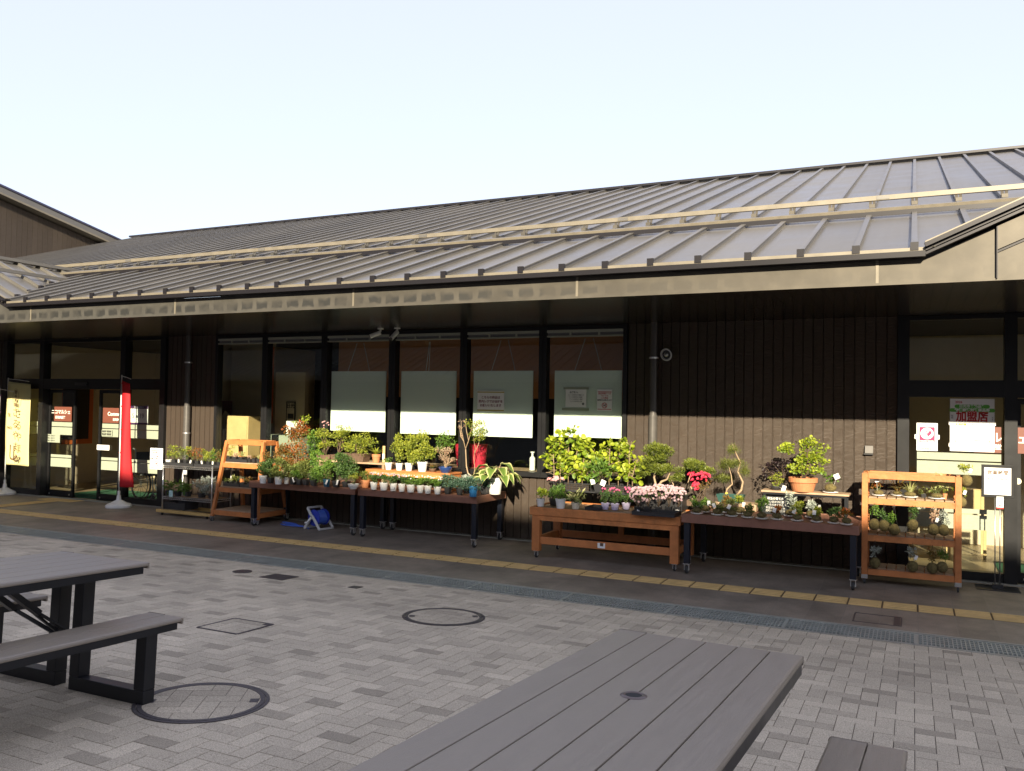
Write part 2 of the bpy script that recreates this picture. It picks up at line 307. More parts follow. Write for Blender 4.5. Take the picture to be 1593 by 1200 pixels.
M['fl_white'] = leaf('white_petals', (.72, .72, .68), (.85, .84, .80), .2)
M['fl_yel'] = leaf('yellow_petals', (.75, .55, .05), (.8, .65, .12), .2)

# ---------------------------------------------------------------- mesh helpers
class B:
    def __init__(s): s.v = []; s.f = []; s.t = []; s.m = []
    def add(s, vs, fs, tone=0.0, mi=0):
        o = len(s.v); s.v += [tuple(p) for p in vs]; s.f += [tuple(i+o for i in f) for f in fs]
        s.t += [tone]*len(vs) if isinstance(tone, (int, float)) else list(tone); s.m += [mi]*len(fs); return s
    def box(s, x0, x1, y0, y1, z0, z1, M4=None, tone=0.0, mi=0):
        vs = [Vector(p) for p in ((x0, y0, z0), (x1, y0, z0), (x1, y1, z0), (x0, y1, z0), (x0, y0, z1), (x1, y0, z1), (x1, y1, z1), (x0, y1, z1))]
        if M4 is not None: vs = [M4 @ p for p in vs]
        return s.add(vs, [(0, 3, 2, 1), (4, 5, 6, 7), (0, 1, 5, 4), (1, 2, 6, 5), (2, 3, 7, 6), (3, 0, 4, 7)], tone, mi)
    def beam(s, a, b, w, h, up=(0, 0, 1), mi=0):
        a, b = Vector(a), Vector(b); d = (b-a); L = d.length; d.normalize(); u = Vector(up)
        r = d.cross(u).normalized(); u = r.cross(d)
        m = Matrix((r, d, u)).transposed().to_4x4(); m.translation = a
        return s.box(-w/2, w/2, 0, L, -h/2, h/2, m, mi=mi)
    def tube(s, pts, r, n=8, cap=True, tone=0.0, mi=0):
        pts = [Vector(p) for p in pts]; k = len(pts); rs = r if isinstance(r, (list, tuple)) else [r]*k
        vs = []; u = None
        for i, p in enumerate(pts):
            d = (pts[min(i+1, k-1)]-pts[max(i-1, 0)]).normalized()
            if u is None: u = d.orthogonal().normalized()
            else:
                u = (u-d*u.dot(d)); u = u.normalized() if u.length > 1e-5 else d.orthogonal().normalized()
            w = d.cross(u)
            vs += [p+(u*math.cos(2*math.pi*j/n)+w*math.sin(2*math.pi*j/n))*rs[i] for j in range(n)]
        fs = [(i*n+j, i*n+(j+1) % n, (i+1)*n+(j+1) % n, (i+1)*n+j) for i in range(k-1) for j in range(n)]
        if cap: fs += [tuple(reversed(range(n))), tuple(range((k-1)*n, k*n))]
        return s.add(vs, fs, tone, mi)
    def lathe(s, prof, c=(0, 0, 0), n=20, M4=None, tone=0.0, mi=0):
        c = Vector(c); vs = []
        for r, z in prof: vs += [Vector((r*math.cos(2*math.pi*j/n), r*math.sin(2*math.pi*j/n), z)) for j in range(n)]
        vs = [(M4 @ p if M4 is not None else p)+c for p in vs]
        fs = [(i*n+j, i*n+(j+1) % n, (i+1)*n+(j+1) % n, (i+1)*n+j) for i in range(len(prof)-1) for j in range(n)]
        fs += [tuple(reversed(range(n))), tuple(range((len(prof)-1)*n, len(prof)*n))]
        return s.add(vs, fs, tone, mi)
    def prism(s, poly, ex, M4=None, mi=0):
        n = len(poly); a = [Vector(p) for p in poly]; b = [p+Vector(ex) for p in a]; vs = a+b
        if M4 is not None: vs = [M4 @ p for p in vs]
        return s.add(vs, [tuple(reversed(range(n))), tuple(range(n, 2*n))]+[(i, (i+1) % n, n+(i+1) % n, n+i) for i in range(n)], mi=mi)
    def build(s, name, m, parent=None, smooth=False, bevel=0, w=False, loc=None, rot=None):
        me = bpy.data.meshes.new(name); vs = s.v
        if w and parent is not None:
            q = parent; off = Vector((0, 0, 0))
            while q is not None: off += q.location; q = q.parent
            vs = [tuple(Vector(p)-off) for p in vs]
        me.from_pydata(vs, [], s.f)
        ms = m if isinstance(m, (list, tuple)) else [m]
        for q in ms: me.materials.append(M[q] if isinstance(q, str) else q)
        if any(s.m): me.polygons.foreach_set('material_index', s.m)
        if any(t != 0 for t in s.t):
            a = me.attributes.new('tone', 'FLOAT', 'POINT'); a.data.foreach_set('value', s.t)
        if smooth: me.polygons.foreach_set('use_smooth', [True]*len(s.f))
        me.update()
        o = bpy.data.objects.new(name, me); COL.objects.link(o)
        if parent is not None: o.parent = parent
        if loc is not None: o.location = loc
        if rot is not None: o.rotation_euler = rot
        if bevel:
            bv = o.modifiers.new('bevel', 'BEVEL'); bv.width = bevel; bv.segments = 2; bv.limit_method = 'ANGLE'; bv.angle_limit = R_(40)
        return o
def thing(name, label, cat, loc=(0, 0, 0), rz=0, group=None, rx=0):
    o = bpy.data.objects.new(name, None); COL.objects.link(o); o.location = loc; o.rotation_euler = (rx, 0, rz)
    o.empty_display_size = .2
    o['label'] = label; o['category'] = cat
    if group: o['group'] = group
    return o
def tag(o, label, cat, group=None):
    o['label'] = label; o['category'] = cat
    if group: o['group'] = group
    return o
def structure(o): o['kind'] = 'structure'; return o

_tc = {}
def text_geo(body, size, spacing=1.0, bold=0.0):
    k = (body, size, spacing, bold)
    if k not in _tc:
        c = bpy.data.curves.new('lettering', 'FONT'); c.body = body; c.size = size; c.align_x = 'CENTER'; c.align_y = 'CENTER'
        c.extrude = .0006; c.offset = bold; c.space_line = spacing; c.resolution_u = 3
        o = bpy.data.objects.new('lettering', c); COL.objects.link(o)
        dg = bpy.context.evaluated_depsgraph_get(); me = bpy.data.meshes.new_from_object(o.evaluated_get(dg))
        _tc[k] = ([tuple(v.co) for v in me.vertices], [tuple(p.vertices) for p in me.polygons])
        bpy.data.objects.remove(o); bpy.data.curves.remove(c); bpy.data.meshes.remove(me)
    return _tc[k]
def write(b, body, size, c, mi=0, bold=0.0, sx=1.0, spacing=1.0, rot=0.0, M4=None):
    # lettering facing -Y at centre c
    vs, fs = text_geo(body, size, spacing, bold); c = Vector(c); ca, sa = math.cos(rot), math.sin(rot)
    pts = [Vector((x*sx*ca-y*sa, -z-.0008, x*sx*sa+y*ca)) for x, y, z in vs]
    if M4 is not None: pts = [M4 @ p for p in pts]
    b.add([p+c for p in pts], fs, mi=mi); return b

# ================================================================ SETTING
# ground far and near (one sheet to the horizon)
g = B(); g.add([(-600, -600, -.06), (600, -600, -.06), (600, 600, -.06), (-600, 600, -.06)], [(0, 1, 2, 3)])
structure(g.build('ground', 'joint'))
# paved plaza, herringbone pavers, rising gently towards the viewer
u = .0985; x0, y0 = -.1825, 6.047
joint = B()
joint.add([(-30, -14, gz(-14)-.006), (14, -14, gz(-14)-.006), (14, 7.37, -.006), (-30, 7.37, -.006)], [(0, 1, 2, 3)])
structure(joint.build('plaza_bed', 'joint'))
pv = B(); pr = random.Random(3)
def brick(xa, xb, ya, yb, tone):
    yb = min(yb, 7.368)
    if yb-ya < .02: return
    g_, h, c = .0018, .0025, .004
    xa += g_; xb -= g_; ya += g_; yb -= g_
    dz = pr.uniform(-.0008, .0008)
    lo = [(xa, ya), (xb, ya), (xb, yb), (xa, yb)]; hi = [(xa+c, ya+c), (xb-c, ya+c), (xb-c, yb-c), (xa+c, yb-c)]
    vs = [(x, y, gz(y)-.006) for x, y in lo]+[(x, y, gz(y)-.0015+dz) for x, y in lo]+[(x, y, gz(y)+dz) for x, y in hi]
    pv.add(vs, [(8, 9, 10, 11)]+[(4+i, 4+(i+1) % 4, 8+(i+1) % 4, 8+i) for i in range(4)]+[(i, (i+1) % 4, 4+(i+1) % 4, 4+i) for i in range(4)], tone)
i0, i1 = int((-19-x0)/u), int((5-x0)/u); j0, j1 = int((.6-y0)/u), int((7.4-y0)/u)+1
for i in range(i0, i1):
    for j in range(j0, j1):
        k = (i+j) % 4; X, Y = x0+i*u, y0+j*u
        if X < -3.5-1.2*Y*0-(Y*1.9) or X > 1.5+Y*.25: continue
        if k == 0:
            dark = (3*i-j) % 16 == 0
            tn = pr.uniform(.30, .62) if dark and pr.random() < .93 else min(1, max(.45, pr.gauss(.80, .10)))
            brick(X, X+2*u, Y, Y+u, tn)
        elif k == 2: brick(X, X+u, Y, Y+2*u, min(1, max(.45, pr.gauss(.80, .10))))
structure(pv.build('plaza_pavement', 'paver'))
# walkway slab beside the shop
wk = B(); wk.box(-40, 20, 7.80, 10.5, -.05, 0)
structure(wk.build('walkway', 'walkway'))
sh = B(); sh.box(-40, 20, 10.42, 10.50, .0, .014); structure(sh.build('wall_base_strip', 'grateedge'))
# drain channel
dr = B(); dr.box(-30, 14, 7.37, 7.80, -.05, -.045); structure(dr.build('drain_channel', 'pit'))
ge = B()
for a, c in ((7.37, 7.405), (7.765, 7.80)): ge.box(-30, 14, a, c, -.045, .002)
for a, c in ((7.405, 7.425), (7.745, 7.765)): ge.box(-30, 14, a, c, -.045, -.004, mi=1)
for k in range(1, 5): ge.box(-30, 14, 7.425+k*.064-.006, 7.425+k*.064+.006, -.045, -.0004, mi=1)
xx = -16.0
while xx < 4:
    w_ = .0075 if (round(xx/.0305) % 33) else .034
    ge.box(xx, xx+w_, 7.425, 7.745, -.03, -.0012, mi=1); xx += .0305
structure(ge.build('drain_grating', ['grateedge', 'grate']))
# tactile paving
tp = B(); tj = B(); tj.box(-22, 6, 8.60, 8.905, 0, .0015)
def tactile(xa, ya, xb, yb, dots=False, along='x'):
    tp.box(xa+.008, xb-.008, ya+.004, yb-.004, .0015, .006)
    if dots:
        for a in range(5):
            for c in range(5): tp.box(xa+.03+a*.055, xa+.055+a*.055, ya+.03+c*.055, ya+.055+c*.055, .006, .010)
    else:
        for a in range(4):
            if along == 'x': tp.box(xa+.014, xb-.014, ya+.030+a*.066, ya+.060+a*.066, .006, .0105)
            else: tp.box(xa+.030+a*.066, xa+.060+a*.066, ya+.014, yb-.014, .006, .0105)
X = .045+.3*14
while X > -22: tactile(X-.3, 8.60, X, 8.905); X -= .3
for a in range(4):
    tj.box(-13.96, -13.64, 8.905+a*.3, 9.205+a*.3, 0, .0013); tactile(-13.96, 8.905+a*.3, -13.66, 9.205+a*.3, along='y')
for a in range(3):
    for c in range(2): tactile(-14.26+a*.3, 10.105-.0+(c-1)*.3+.0, -13.96+a*.3, 10.105+c*.3, True) if c == 1 else None
structure(tj.build('tactile_joints', 'tactdark')); structure(tp.build('tactile_paving', 'tactile'))
# manholes
def clip(poly, hull):
    out = poly
    for i in range(len(hull)):
        (ax, ay), (bx_, by_) = hull[i], hull[(i+1) % len(hull)]; src, out = out, []
        f_ = lambda p: (bx_-ax)*(p[1]-ay)-(by_-ay)*(p[0]-ax)
        for j in range(len(src)):
            p, q = src[j], src[(j+1) % len(src)]; fp, fq = f_(p), f_(q)
            if fp >= 0: out.append(p)
            if (fp >= 0) != (fq >= 0): k = fp/(fp-fq); out.append((p[0]+(q[0]-p[0])*k, p[1]+(q[1]-p[1])*k))
        if len(out) < 3: return []
    return out
def inlay(t, _, hull, ang):
    b = B(); ca, sa = math.cos(ang), math.sin(ang)
    for i in range(-5, 6):
        for j in range(-5, 6):
            k = (i+j) % 4
            if k not in (0, 2): continue
            w_, h_ = (2, 1) if k == 0 else (1, 2)
            q = [(i*u+.002, j*u+.002), ((i+w_)*u-.002, j*u+.002), ((i+w_)*u-.002, (j+h_)*u-.002), (i*u+.002, (j+h_)*u-.002)]
            q = clip([(x*ca-y*sa, x*sa+y*ca) for x, y in q], hull)
            if len(q) > 2: b.add([(x, y, .0032) for x, y in q]+[(x, y, .001) for x, y in q], [tuple(range(len(q)))]+[(m_, (m_+1) % len(q), len(q)+(m_+1) % len(q), len(q)+m_)[::-1] for m_ in range(len(q))], rnd.uniform(.5, .85))
    b.build('lid_paving', 'paver', t)
def manhole(cx, cy, r, label, dark=0):
    t = thing('manhole_cover', label, 'manhole cover', (cx, cy, gz(cy)+.001), 0, None, rx=-math.atan(SL))
    b = B(); n = 48
    for (ra, rb, z) in ((r-.020, r, .004), (r-.048, r-.023, .005)):
        vs = []
        for q, zz in ((ra, 0), (ra, z), (rb, z), (rb, 0)): vs += [(q*math.cos(2*math.pi*j/n), q*math.sin(2*math.pi*j/n), zz) for j in range(n)]
        b.add(vs, [(i*n+j, i*n+(j+1) % n, (i+1)*n+(j+1) % n, (i+1)*n+j) for i in range(3) for j in range(n)])
    for a in (.6, 3.7): b.box(r-.105, r-.06, -.03, .03, 0, .0055, Matrix.Rotation(a, 4, 'Z'))
    b.build('rim', 'cover', t)
    d = B(); d.lathe([(r-.046, 0), (r-.046, .001)], n=n); d.build('lid', 'joint', t)
    inlay(t, lambda q: (q[0]*q[0]+q[1]*q[1]), [(math.cos(2*math.pi*j/n)*(r-.049), math.sin(2*math.pi*j/n)*(r-.049)) for j in range(n)], .55 if cy < 5 else 0)
manhole(-3.517, 6.15, .345, 'round paved manhole cover in the plaza nearer the drain grating')
manhole(-3.50, 3.49, .355, 'round paved manhole cover beside the picnic table leg on the left')
t = thing('square_cover', 'square paved access cover with thin dark frame left of the centre manholes', 'access cover', (-4.646, 4.95, gz(4.95)+.001), 0, None, rx=-math.atan(SL))
b = B(); s_ = .195
for sg in (-1, 1):
    b.box(-s_, s_, sg*s_-.009, sg*s_+.009, 0, .004); b.box(sg*s_-.009, sg*s_+.009, -s_+.009, s_-.009, 0, .004)
b.box(s_-.06, s_-.01, s_-.06, s_-.01, 0, .005); b.build('frame', 'cover', t)
B().box(-s_+.01, s_-.01, -s_+.01, s_-.01, 0, .001).build('lid', 'joint', t); inlay(t, None, [(-s_+.012, -s_+.012), (s_-.012, -s_+.012), (s_-.012, s_-.012), (-s_+.012, s_-.012)], 0)
def flat_cover(label, cx, cy, w, d, m='cover', z=None):
    b = B(); b.box(-w/2, w/2, -d/2, d/2, 0, .005); o = b.build('drain_cover', m, None, bevel=.0015); o.location = (cx, cy, (gz(cy) if z is None else z)+.001)
    if z is None: o.rotation_euler = (-math.atan(SL), 0, 0)
    tag(o, label, 'drain cover'); return o
flat_cover('dark rectangular drain cover in the plaza below the left table casters', -5.86, 6.84, .30, .26)
flat_cover('small square drain cover halfway between the rectangular cover and grating', -4.90, 6.83, .11, .11)
b = B(); b.lathe([(.10, 0), (.10, .004)], n=24); o = b.build('drain_cover', 'cover', None); o.location = (-6.38, 6.87, gz(6.87)+.001); tag(o, 'small round dark drain cover left of the rectangular drain cover', 'drain cover')
t = thing('walkway_hatch', 'tile-filled rectangular hatch in the walkway beside the grating at the right', 'access cover', (-.275, 8.12, 0))
b = B()
for a in (-.17, .17): b.box(-.19, .19, a-.006, a+.006, 0, .003)
for a in (-.19, .19): b.box(a-.006, a+.006, -.164, .164, 0, .003)
b.box(.13, .18, -.16, .16, 0, .002); b.build('frame', 'cover', t)

# ================================================================ MARKET BUILDING
YW = 10.5; ZS = 2.91
mk = thing('market_building', 'long dark single-storey market hall with standing-seam metal roof and wide eaves', 'building', (-5.7, YW, 0))
def siding(b, xa, xb, z0, z1, pitch=.1135, y=YW):
    n = max(1, round((xb-xa)/pitch)); w_ = (xb-xa)/n
    for k in range(n):
        a = xa+k*w_; c = a+w_; t_ = rnd.uniform(.02, 1); e = .004
        b.add([(a+e, y+.014, z0), (a+e+.004, y, z0), (c-e-.004, y, z0), (c-e, y+.014, z0), (a+e, y+.014, z1), (a+e+.004, y, z1), (c-e-.004, y, z1), (c-e, y+.014, z1)],
              [(0, 1, 5, 4), (1, 2, 6, 5), (2, 3, 7, 6), (0, 3, 2, 1), (4, 5, 6, 7)], t_)
    b.box(xa, xb, y+.014, y+.12, z0, z1, tone=.01)
for a, c, z in ((-11.53, -10.42, ZS), (-10.42, -3.34, .875), (-3.34, -.16, ZS), (-22.8, -15.84, ZS), (4.2, 12, ZS)):
    b = B(); siding(b, a, c, 0, z); b.build('siding_wall', 'siding', mk, w=True)
b = B(); b.add([(-24, 7.76, ZS), (14, 7.76, ZS), (14, YW+.13, ZS), (-24, YW+.13, ZS), (-24, 7.76, ZS+.02), (14, 7.76, ZS+.02), (14, YW+.13, ZS+.02), (-24, YW+.13, ZS+.02)],
      [(0, 1, 2, 3), (7, 6, 5, 4), (0, 4, 5, 1), (2, 6, 7, 3)]); b.build('soffit', 'soffit', mk, w=True)
# fascia between and under the gables
GX = ((-13.66, 2.05), (2.03, 1.945))     # gable centres, half widths
TY = 7.75; GS = .437; RS = .337
b = B()
seams = [-11.17, -8.406, -5.675, -2.996, -.281]
b.box(-23, 13, TY, TY+.03, 2.905, 3.095)
for X in seams+[-16.8, -19.6, 5.6, 8.3]: b.box(X-.012, X+.012, TY-.006, TY, 2.902, 3.097, mi=1)
b.box(-23, 13, TY-.012, TY, 2.885, 2.905, mi=0)
for cx, hw in GX:   # triangular gable face above the fascia
    pk = 3.10+GS*hw
    b.prism([(cx-hw, TY+.002, 3.095), (cx+hw, TY+.002, 3.095), (cx, TY+.002, pk)], (0, .028, 0))
b.build('fascia', ['fascia', 'beige'], mk, w=True)
for cx, hw in GX:   # rake boards of the gables, proud of a recessed panel
    b = B()
    for sg in (-1, 1):
        x_in = cx+sg*(hw-.515); zt = 3.095+GS*.515
        b.prism([(x_in, TY-.03, zt), (cx, TY-.03, 3.095+GS*hw), (cx, TY-.03, 3.095+GS*hw-.19), (x_in, TY-.03, zt-.19)][::-sg], (0, .032, 0))
    b.build('gable_rake', 'fascia', mk, w=True)
for cx, hw in GX:  # black strips painting the shadow under the rakes, plus the upright seams
    b = B()
    for sg in (-1, 1):
        x_in = cx+sg*(hw-.515); zt = 3.095+GS*.515-.19
        b.prism([(x_in, TY-.012, zt), (cx, TY-.012, zt+GS*(hw-.515)), (cx, TY-.012, zt+GS*(hw-.515)-.022), (x_in, TY-.012, zt-.022)][::-sg], (0, .014, 0))
        b.box(x_in-.004, x_in+.004, TY-.032, TY, 2.9, zt+.19)
    b.build('gable_shadow_strip', 'gutter', mk, w=True)
# gutters
b = B()
for xa, xb in ((-11.61, .085), (-23, -15.71), (3.975, 13)):
    b.box(xa, xb, TY-.10, TY+.01, 3.098, 3.112); b.box(xa, xb, TY-.105, TY-.095, 3.098, 3.145); b.box(xa, xb, TY-.085, TY, 3.118, 3.124)
for cx, hw in GX:
    for sg in (-1, 1):
        a = (cx+sg*hw, TY-.05, 3.122); c = (cx, TY-.05, 3.122+GS*hw)
        b.beam(a, c, .10, .02); b.beam((a[0], a[1]-.0, a[2]+.032), (c[0], c[1], c[2]+.032), .07, .016); b.beam((a[0], a[1]-.02, a[2]+.058), (c[0], c[1]-.02, c[2]+.058), .12, .018)
b.build('gutter', ['gutter', 'roof'], mk, w=True)
b = B()
for cx, hw in GX:
    for sg in (-1, 1): b.beam((cx+sg*hw, TY-.06, 3.215), (cx, TY-.06, 3.215+GS*hw), .05, .022)
for xa, xb in ((-11.60, .08), (-23, -15.71), (3.975, 13)): b.box(xa, xb, TY-.075, TY-.02, 3.150, 3.178)
b.build('eave_trim', 'beige', mk, w=True)
# main roof
ZE = 3.168; YE = 7.70
def rz(y): return ZE+RS*(y-YE)
RY = 19.25
b = B()
for xa_, xb_, yy in ((-22.88, -15.71, YE), (-15.71, -11.61, TY+.04), (-11.61, .085, YE), (.085, 3.975, TY+.04), (3.975, 14, YE)):
    z_ = rz(yy)
    b.add([(xa_, yy, z_), (xb_, yy, z_), (xb_, RY, rz(RY)), (xa_, RY, rz(RY)), (xa_, yy, z_-.03), (xb_, yy, z_-.03), (xb_, RY, rz(RY)-.03), (xa_, RY, rz(RY)-.03)],
          [(0, 1, 2, 3), (7, 6, 5, 4), (0, 4, 5, 1), (1, 5, 6, 2), (3, 7, 4, 0)])
b.add([(-22.88, RY, rz(RY)), (14, RY, rz(RY)), (14, RY+11, ZE), (-22.88, RY+11, ZE)], [(0, 1, 2, 3)])
S = .448; k0 = int(-22.8/S)
dirr = Vector((0, 1, RS)).normalized()
for k in range(k0, int(13.8/S)):
    X = .003+k*S
    ya = YE-.02
    if X > -15.7 and X < -11.6: ya = YE+max(0, (2.05-abs(X+13.66)))*GS/RS
    if X > .09 and X < 3.97: ya = YE+max(0, (1.945-abs(X-2.03)))*GS/RS
    for (yy0, yy1) in ((ya, RY),):
        b.beam((X, yy0, rz(yy0)+.022), (X, yy1, rz(yy1)+.022), .034, .044)
        b.beam((X, yy0, rz(yy0)+.048), (X, yy1, rz(yy1)+.048), .050, .010)
    if ya < YE: b.box(X-.031, X+.031, ya-.012, ya+.015, rz(ya)-.006, rz(ya)+.062, mi=1)
for q in range(int(36/2.5)):   # cross joints of the sheets
    pass
# gable roofs
for cx, hw in GX:
    for sg in (-1, 1):
        e = (cx+sg*hw, YE, ZE); pk = (cx, YE, ZE+GS*hw); Yb = YE+GS*hw/RS
        n = Vector((sg*GS, 0, 1)).normalized()*.002
        fs = [(0, 1, 2)] if sg > 0 else [(0, 2, 1)]
        b.add([Vector(e)+n, Vector((cx, Yb, ZE+GS*hw))+n, Vector(pk)+n], fs)
        b.beam(Vector(e)+Vector((0, -.01, .02)), Vector(pk)+Vector((0, -.01, .02)), .06, .05, mi=1)
        yk = YE+.30
        while yk < Yb-.05:
            dx = (Yb-yk)*RS/GS
            b.beam((cx+sg*dx, yk, ZE+GS*(hw-dx)+.022), (cx, yk, ZE+GS*hw+.022), .034, .044, up=(0, 0, 1)); b.beam((cx+sg*dx, yk, ZE+GS*(hw-dx)+.048), (cx, yk, ZE+GS*hw+.048), .050, .010)
            b.box(cx+sg*dx-.03, cx+sg*dx+.03, yk-.03, yk+.03, ZE+GS*(hw-dx)-.01, ZE+GS*(hw-dx)+.06, mi=1)
            yk += .40
        b.beam((cx+sg*hw, YE, ZE+.008), (cx, Yb, ZE+GS*hw+.008), .16, .012)
    b.beam((cx, YE-.03, ZE+GS*hw+.06), (cx, YE+GS*hw/RS, ZE+GS*hw+.06), .16, .05)
b.build('roof', ['roof', 'gutter'], mk, w=True)
b = B(); b.beam((-22.88, RY, rz(RY)+.045), (14, RY, rz(RY)+.045), .26, .05)
b.build('ridge_cap', 'gutter', mk, w=True)
# snow guards: a band, a black strip as its shadow, a raised bar on brackets
YB = 9.96
b = B(); b.beam((-22.6, YB, rz(YB)+.085), (14, YB, rz(YB)+.085), .06, .055, up=(0, -RS, 1)); b.build('snow_guard_band', 'beige', mk, w=True)
b = B(); b.beam((-22.6, YB-.028, rz(YB)+.045), (14, YB-.028, rz(YB)+.045), .01, .05); b.build('snow_guard_shadow', 'gutter', mk, w=True)
b = B(); YR = 10.72; ZR = rz(YR)
zb = at_y(1424, 304, YR).z
b.beam((-22.6, YR, zb), (14, YR, zb), .045, .055); 
b.build('snow_guard_bar', 'beige', mk, w=True)
for k in range(k0+1, int(6/S)):
    X = .003+k*S; b = B()
    b.beam((X-.02, YR-.05, ZR+.03), (X-.02, YR, zb-.02), .008, .03, up=(1, 0, 0)); b.beam((X+.02, YR-.05, ZR+.03), (X+.02, YR, zb-.02), .008, .03, up=(1, 0, 0))
    b.box(X-.031, X+.031, YR-.10, YR+.02, rz(YR)-.02, rz(YR)+.058); b.build('snow_guard_bracket', 'fascia', mk, w=True)
for X in (-.33, -3.5, -6.6, -9.7, -12.8): B().box(X-.07, X+.07, YR-.028, YR-.022, zb-.02, zb+.02).build('bar_joint_plate', 'roof', mk, w=True)
gb = B(); gx = -12.85
p = (gx, YE+.9, ZE+GS*(2.05-(gx+13.66))+.10)
gb.beam((gx, YE+.05, p[2]), (gx, YE+2.2, p[2]), .05, .05); gb.build('gable_snow_bar', 'roof', mk, w=True)

# ---- windows
M['blindm'] = mat('blind_box', (.36, .37, .31), .5)
def window(xa, xb, open_right=True):
    f = B(); fr = .055; yf = YW-.03
    f.box(xa, xa+fr, yf, YW+.09, .93, ZS-.005); f.box(xb-fr, xb, yf, YW+.09, .93, ZS-.005)
    f.box(xa, xb, yf-.02, YW+.10, .875, .93); f.box(xa+fr, xb-fr, yf+.002, YW+.09, ZS-.055, ZS-.006)
    f.box(xa-.0, xb+.0, yf-.035, yf-.02, .868, .888)
    o = f.build('window', 'blackfr', mk, w=True)
    B().box(xa+fr, xb-fr, YW+.028, YW+.034, .93, ZS-.055).build('pane', 'glass', o, w=True)
    q = B(); x1_, x2_ = xa+fr+.004, xb-fr-.004; q.box(x1_, x2_, YW-.035, YW+.02, 2.815, 2.85); q.box(x1_, x2_, YW-.005, YW+.02, 2.775, 2.815, mi=1); q.box(x1_, x2_, YW-.035, YW+.02, 2.757, 2.775)
    for a in (.33, .67): q.box(xa+(xb-xa)*a-.012, xa+(xb-xa)*a+.012, YW-.03, YW-.005, 2.775, 2.815)
    q.build('blind', ['blindm', 'inkgrey'], o, w=True)
edges = [-10.42, -9.365, -8.19, -6.95, -5.75, -4.53, -3.34]
for a, c in zip(edges, edges[1:]): window(a+.002, c-.002)
# hanging rods seen through the last panes
# ---- entrances
def entrance(posts, doors, side, lo=0):
    xa, xb = posts[0], posts[-1]
    f = B()
    for X in posts: f.box(X-.06, X+.06, YW-.05, YW+.10, 0, ZS-.004)
    f.box(xa+.06, xb-.06, YW-.045, YW+.12, 2.0, 2.185); f.box(xa+.06, xb-.06, YW-.02, YW+.08, ZS-.05, ZS-.005)
    o = f.build('entrance_frame', 'blackfr', mk, w=True)
    for a, c in zip(posts, posts[1:]):
        B().box(a+.06, c-.06, YW+.03, YW+.036, 2.185, ZS-.05).build('transom_pane', 'glass', o, w=True)
    for a, c in side:
        q = B(); q.box(a, c, YW-.03, YW+.08, .008, .11); q.build('side_rail', 'blackfr', o, w=True)
        B().box(a, c, YW+.03, YW+.036, .11, 2.0).build('side_pane', 'glass', o, w=True)
        for z0, z1 in ((1.305, 1.385), (1.15, 1.29), (.73, .78), (.555, .715)): B().box(a+.08, c-.02, YW+.022, YW+.026, z0, z1).build('frosted_band', 'frost', o, w=True)
    for a, c in doors:
        q = B(); y0_, y1_ = YW+.085, YW+.125
        q.box(a, a+.05, y0_, y1_, .012, 1.99); q.box(c-.05, c, y0_, y1_, .012, 1.99); q.box(a+.05, c-.05, y0_, y1_, .012, .12); q.box(a+.05, c-.05, y0_, y1_, 1.93, 1.99)
        d = q.build('sliding_door', 'blackfr', mk, w=True)
        B().box(a+.05, c-.05, y0_+.017, y0_+.023, .12, 1.93).build('pane', 'glass', d, w=True)
        for z0, z1 in ((1.305, 1.385), (1.15, 1.29), (.73, .78), (.555, .715)): B().box(a+.09, c-.08, y0_+.008, y0_+.012, z0, z1).build('frosted_band', 'frost', d, w=True)
        for X in (a+.09, c-.09): B().lathe([(.016, 0), (.016, .008)], (X, y0_, .055), 10, Matrix.Rotation(R_(90), 4, 'X')).build('door_roller', 'chrome', d, w=True)
    return o
entrance([-15.78, -14.71, -12.56, -11.59], [(-14.66, -13.93), (-13.30, -12.60)], [(-15.70, -14.77), (-12.50, -11.65)])
entrance([-.10, .945, 3.13, 4.14], [(1.0, 1.80), (2.30, 3.08)], [(-.04, .885), (3.19, 4.08)])
# sensor over left door
B().box(-13.75, -13.45, YW-.08, YW-.045, 2.07, 2.115).build('door_sensor', 'plastic_black', mk, bevel=.006, w=True)
# lettering film on door glass
def film(xa, xb, z0, z1, y, lines, parentname='door_sign'):
    b = B(); b.box(xa, xb, y, y+.002, z0, z1)
    for (tx, sz, cx, cz, bd) in lines: write(b, tx, sz, (cx, y-.001, cz), mi=1, bold=bd)
    return b.build(parentname, ['film', 'inkwhite'], mk, w=True)
film(-14.50, -14.02, 1.40, 1.67, YW+.083, [('ニコマルシェ', .088, -14.31, 1.57, .002), ('日光食品館', .055, -14.33, 1.47, .002)])
film(-13.19, -12.63, 1.40, 1.67, YW+.083, [('Commerc', .095, -12.87, 1.56, .002), ('日光食品', .05, -12.83, 1.46, .002)])
film(.60, .86, 1.40, 1.68, YW+.020, [('ル', .12, .81, 1.56, .002), ('食堂', .065, .80, 1.46, .001)])
film(1.02, 1.40, 1.40, 1.68, YW+.080, [('ェ', .12, 1.07, 1.55, .002)])
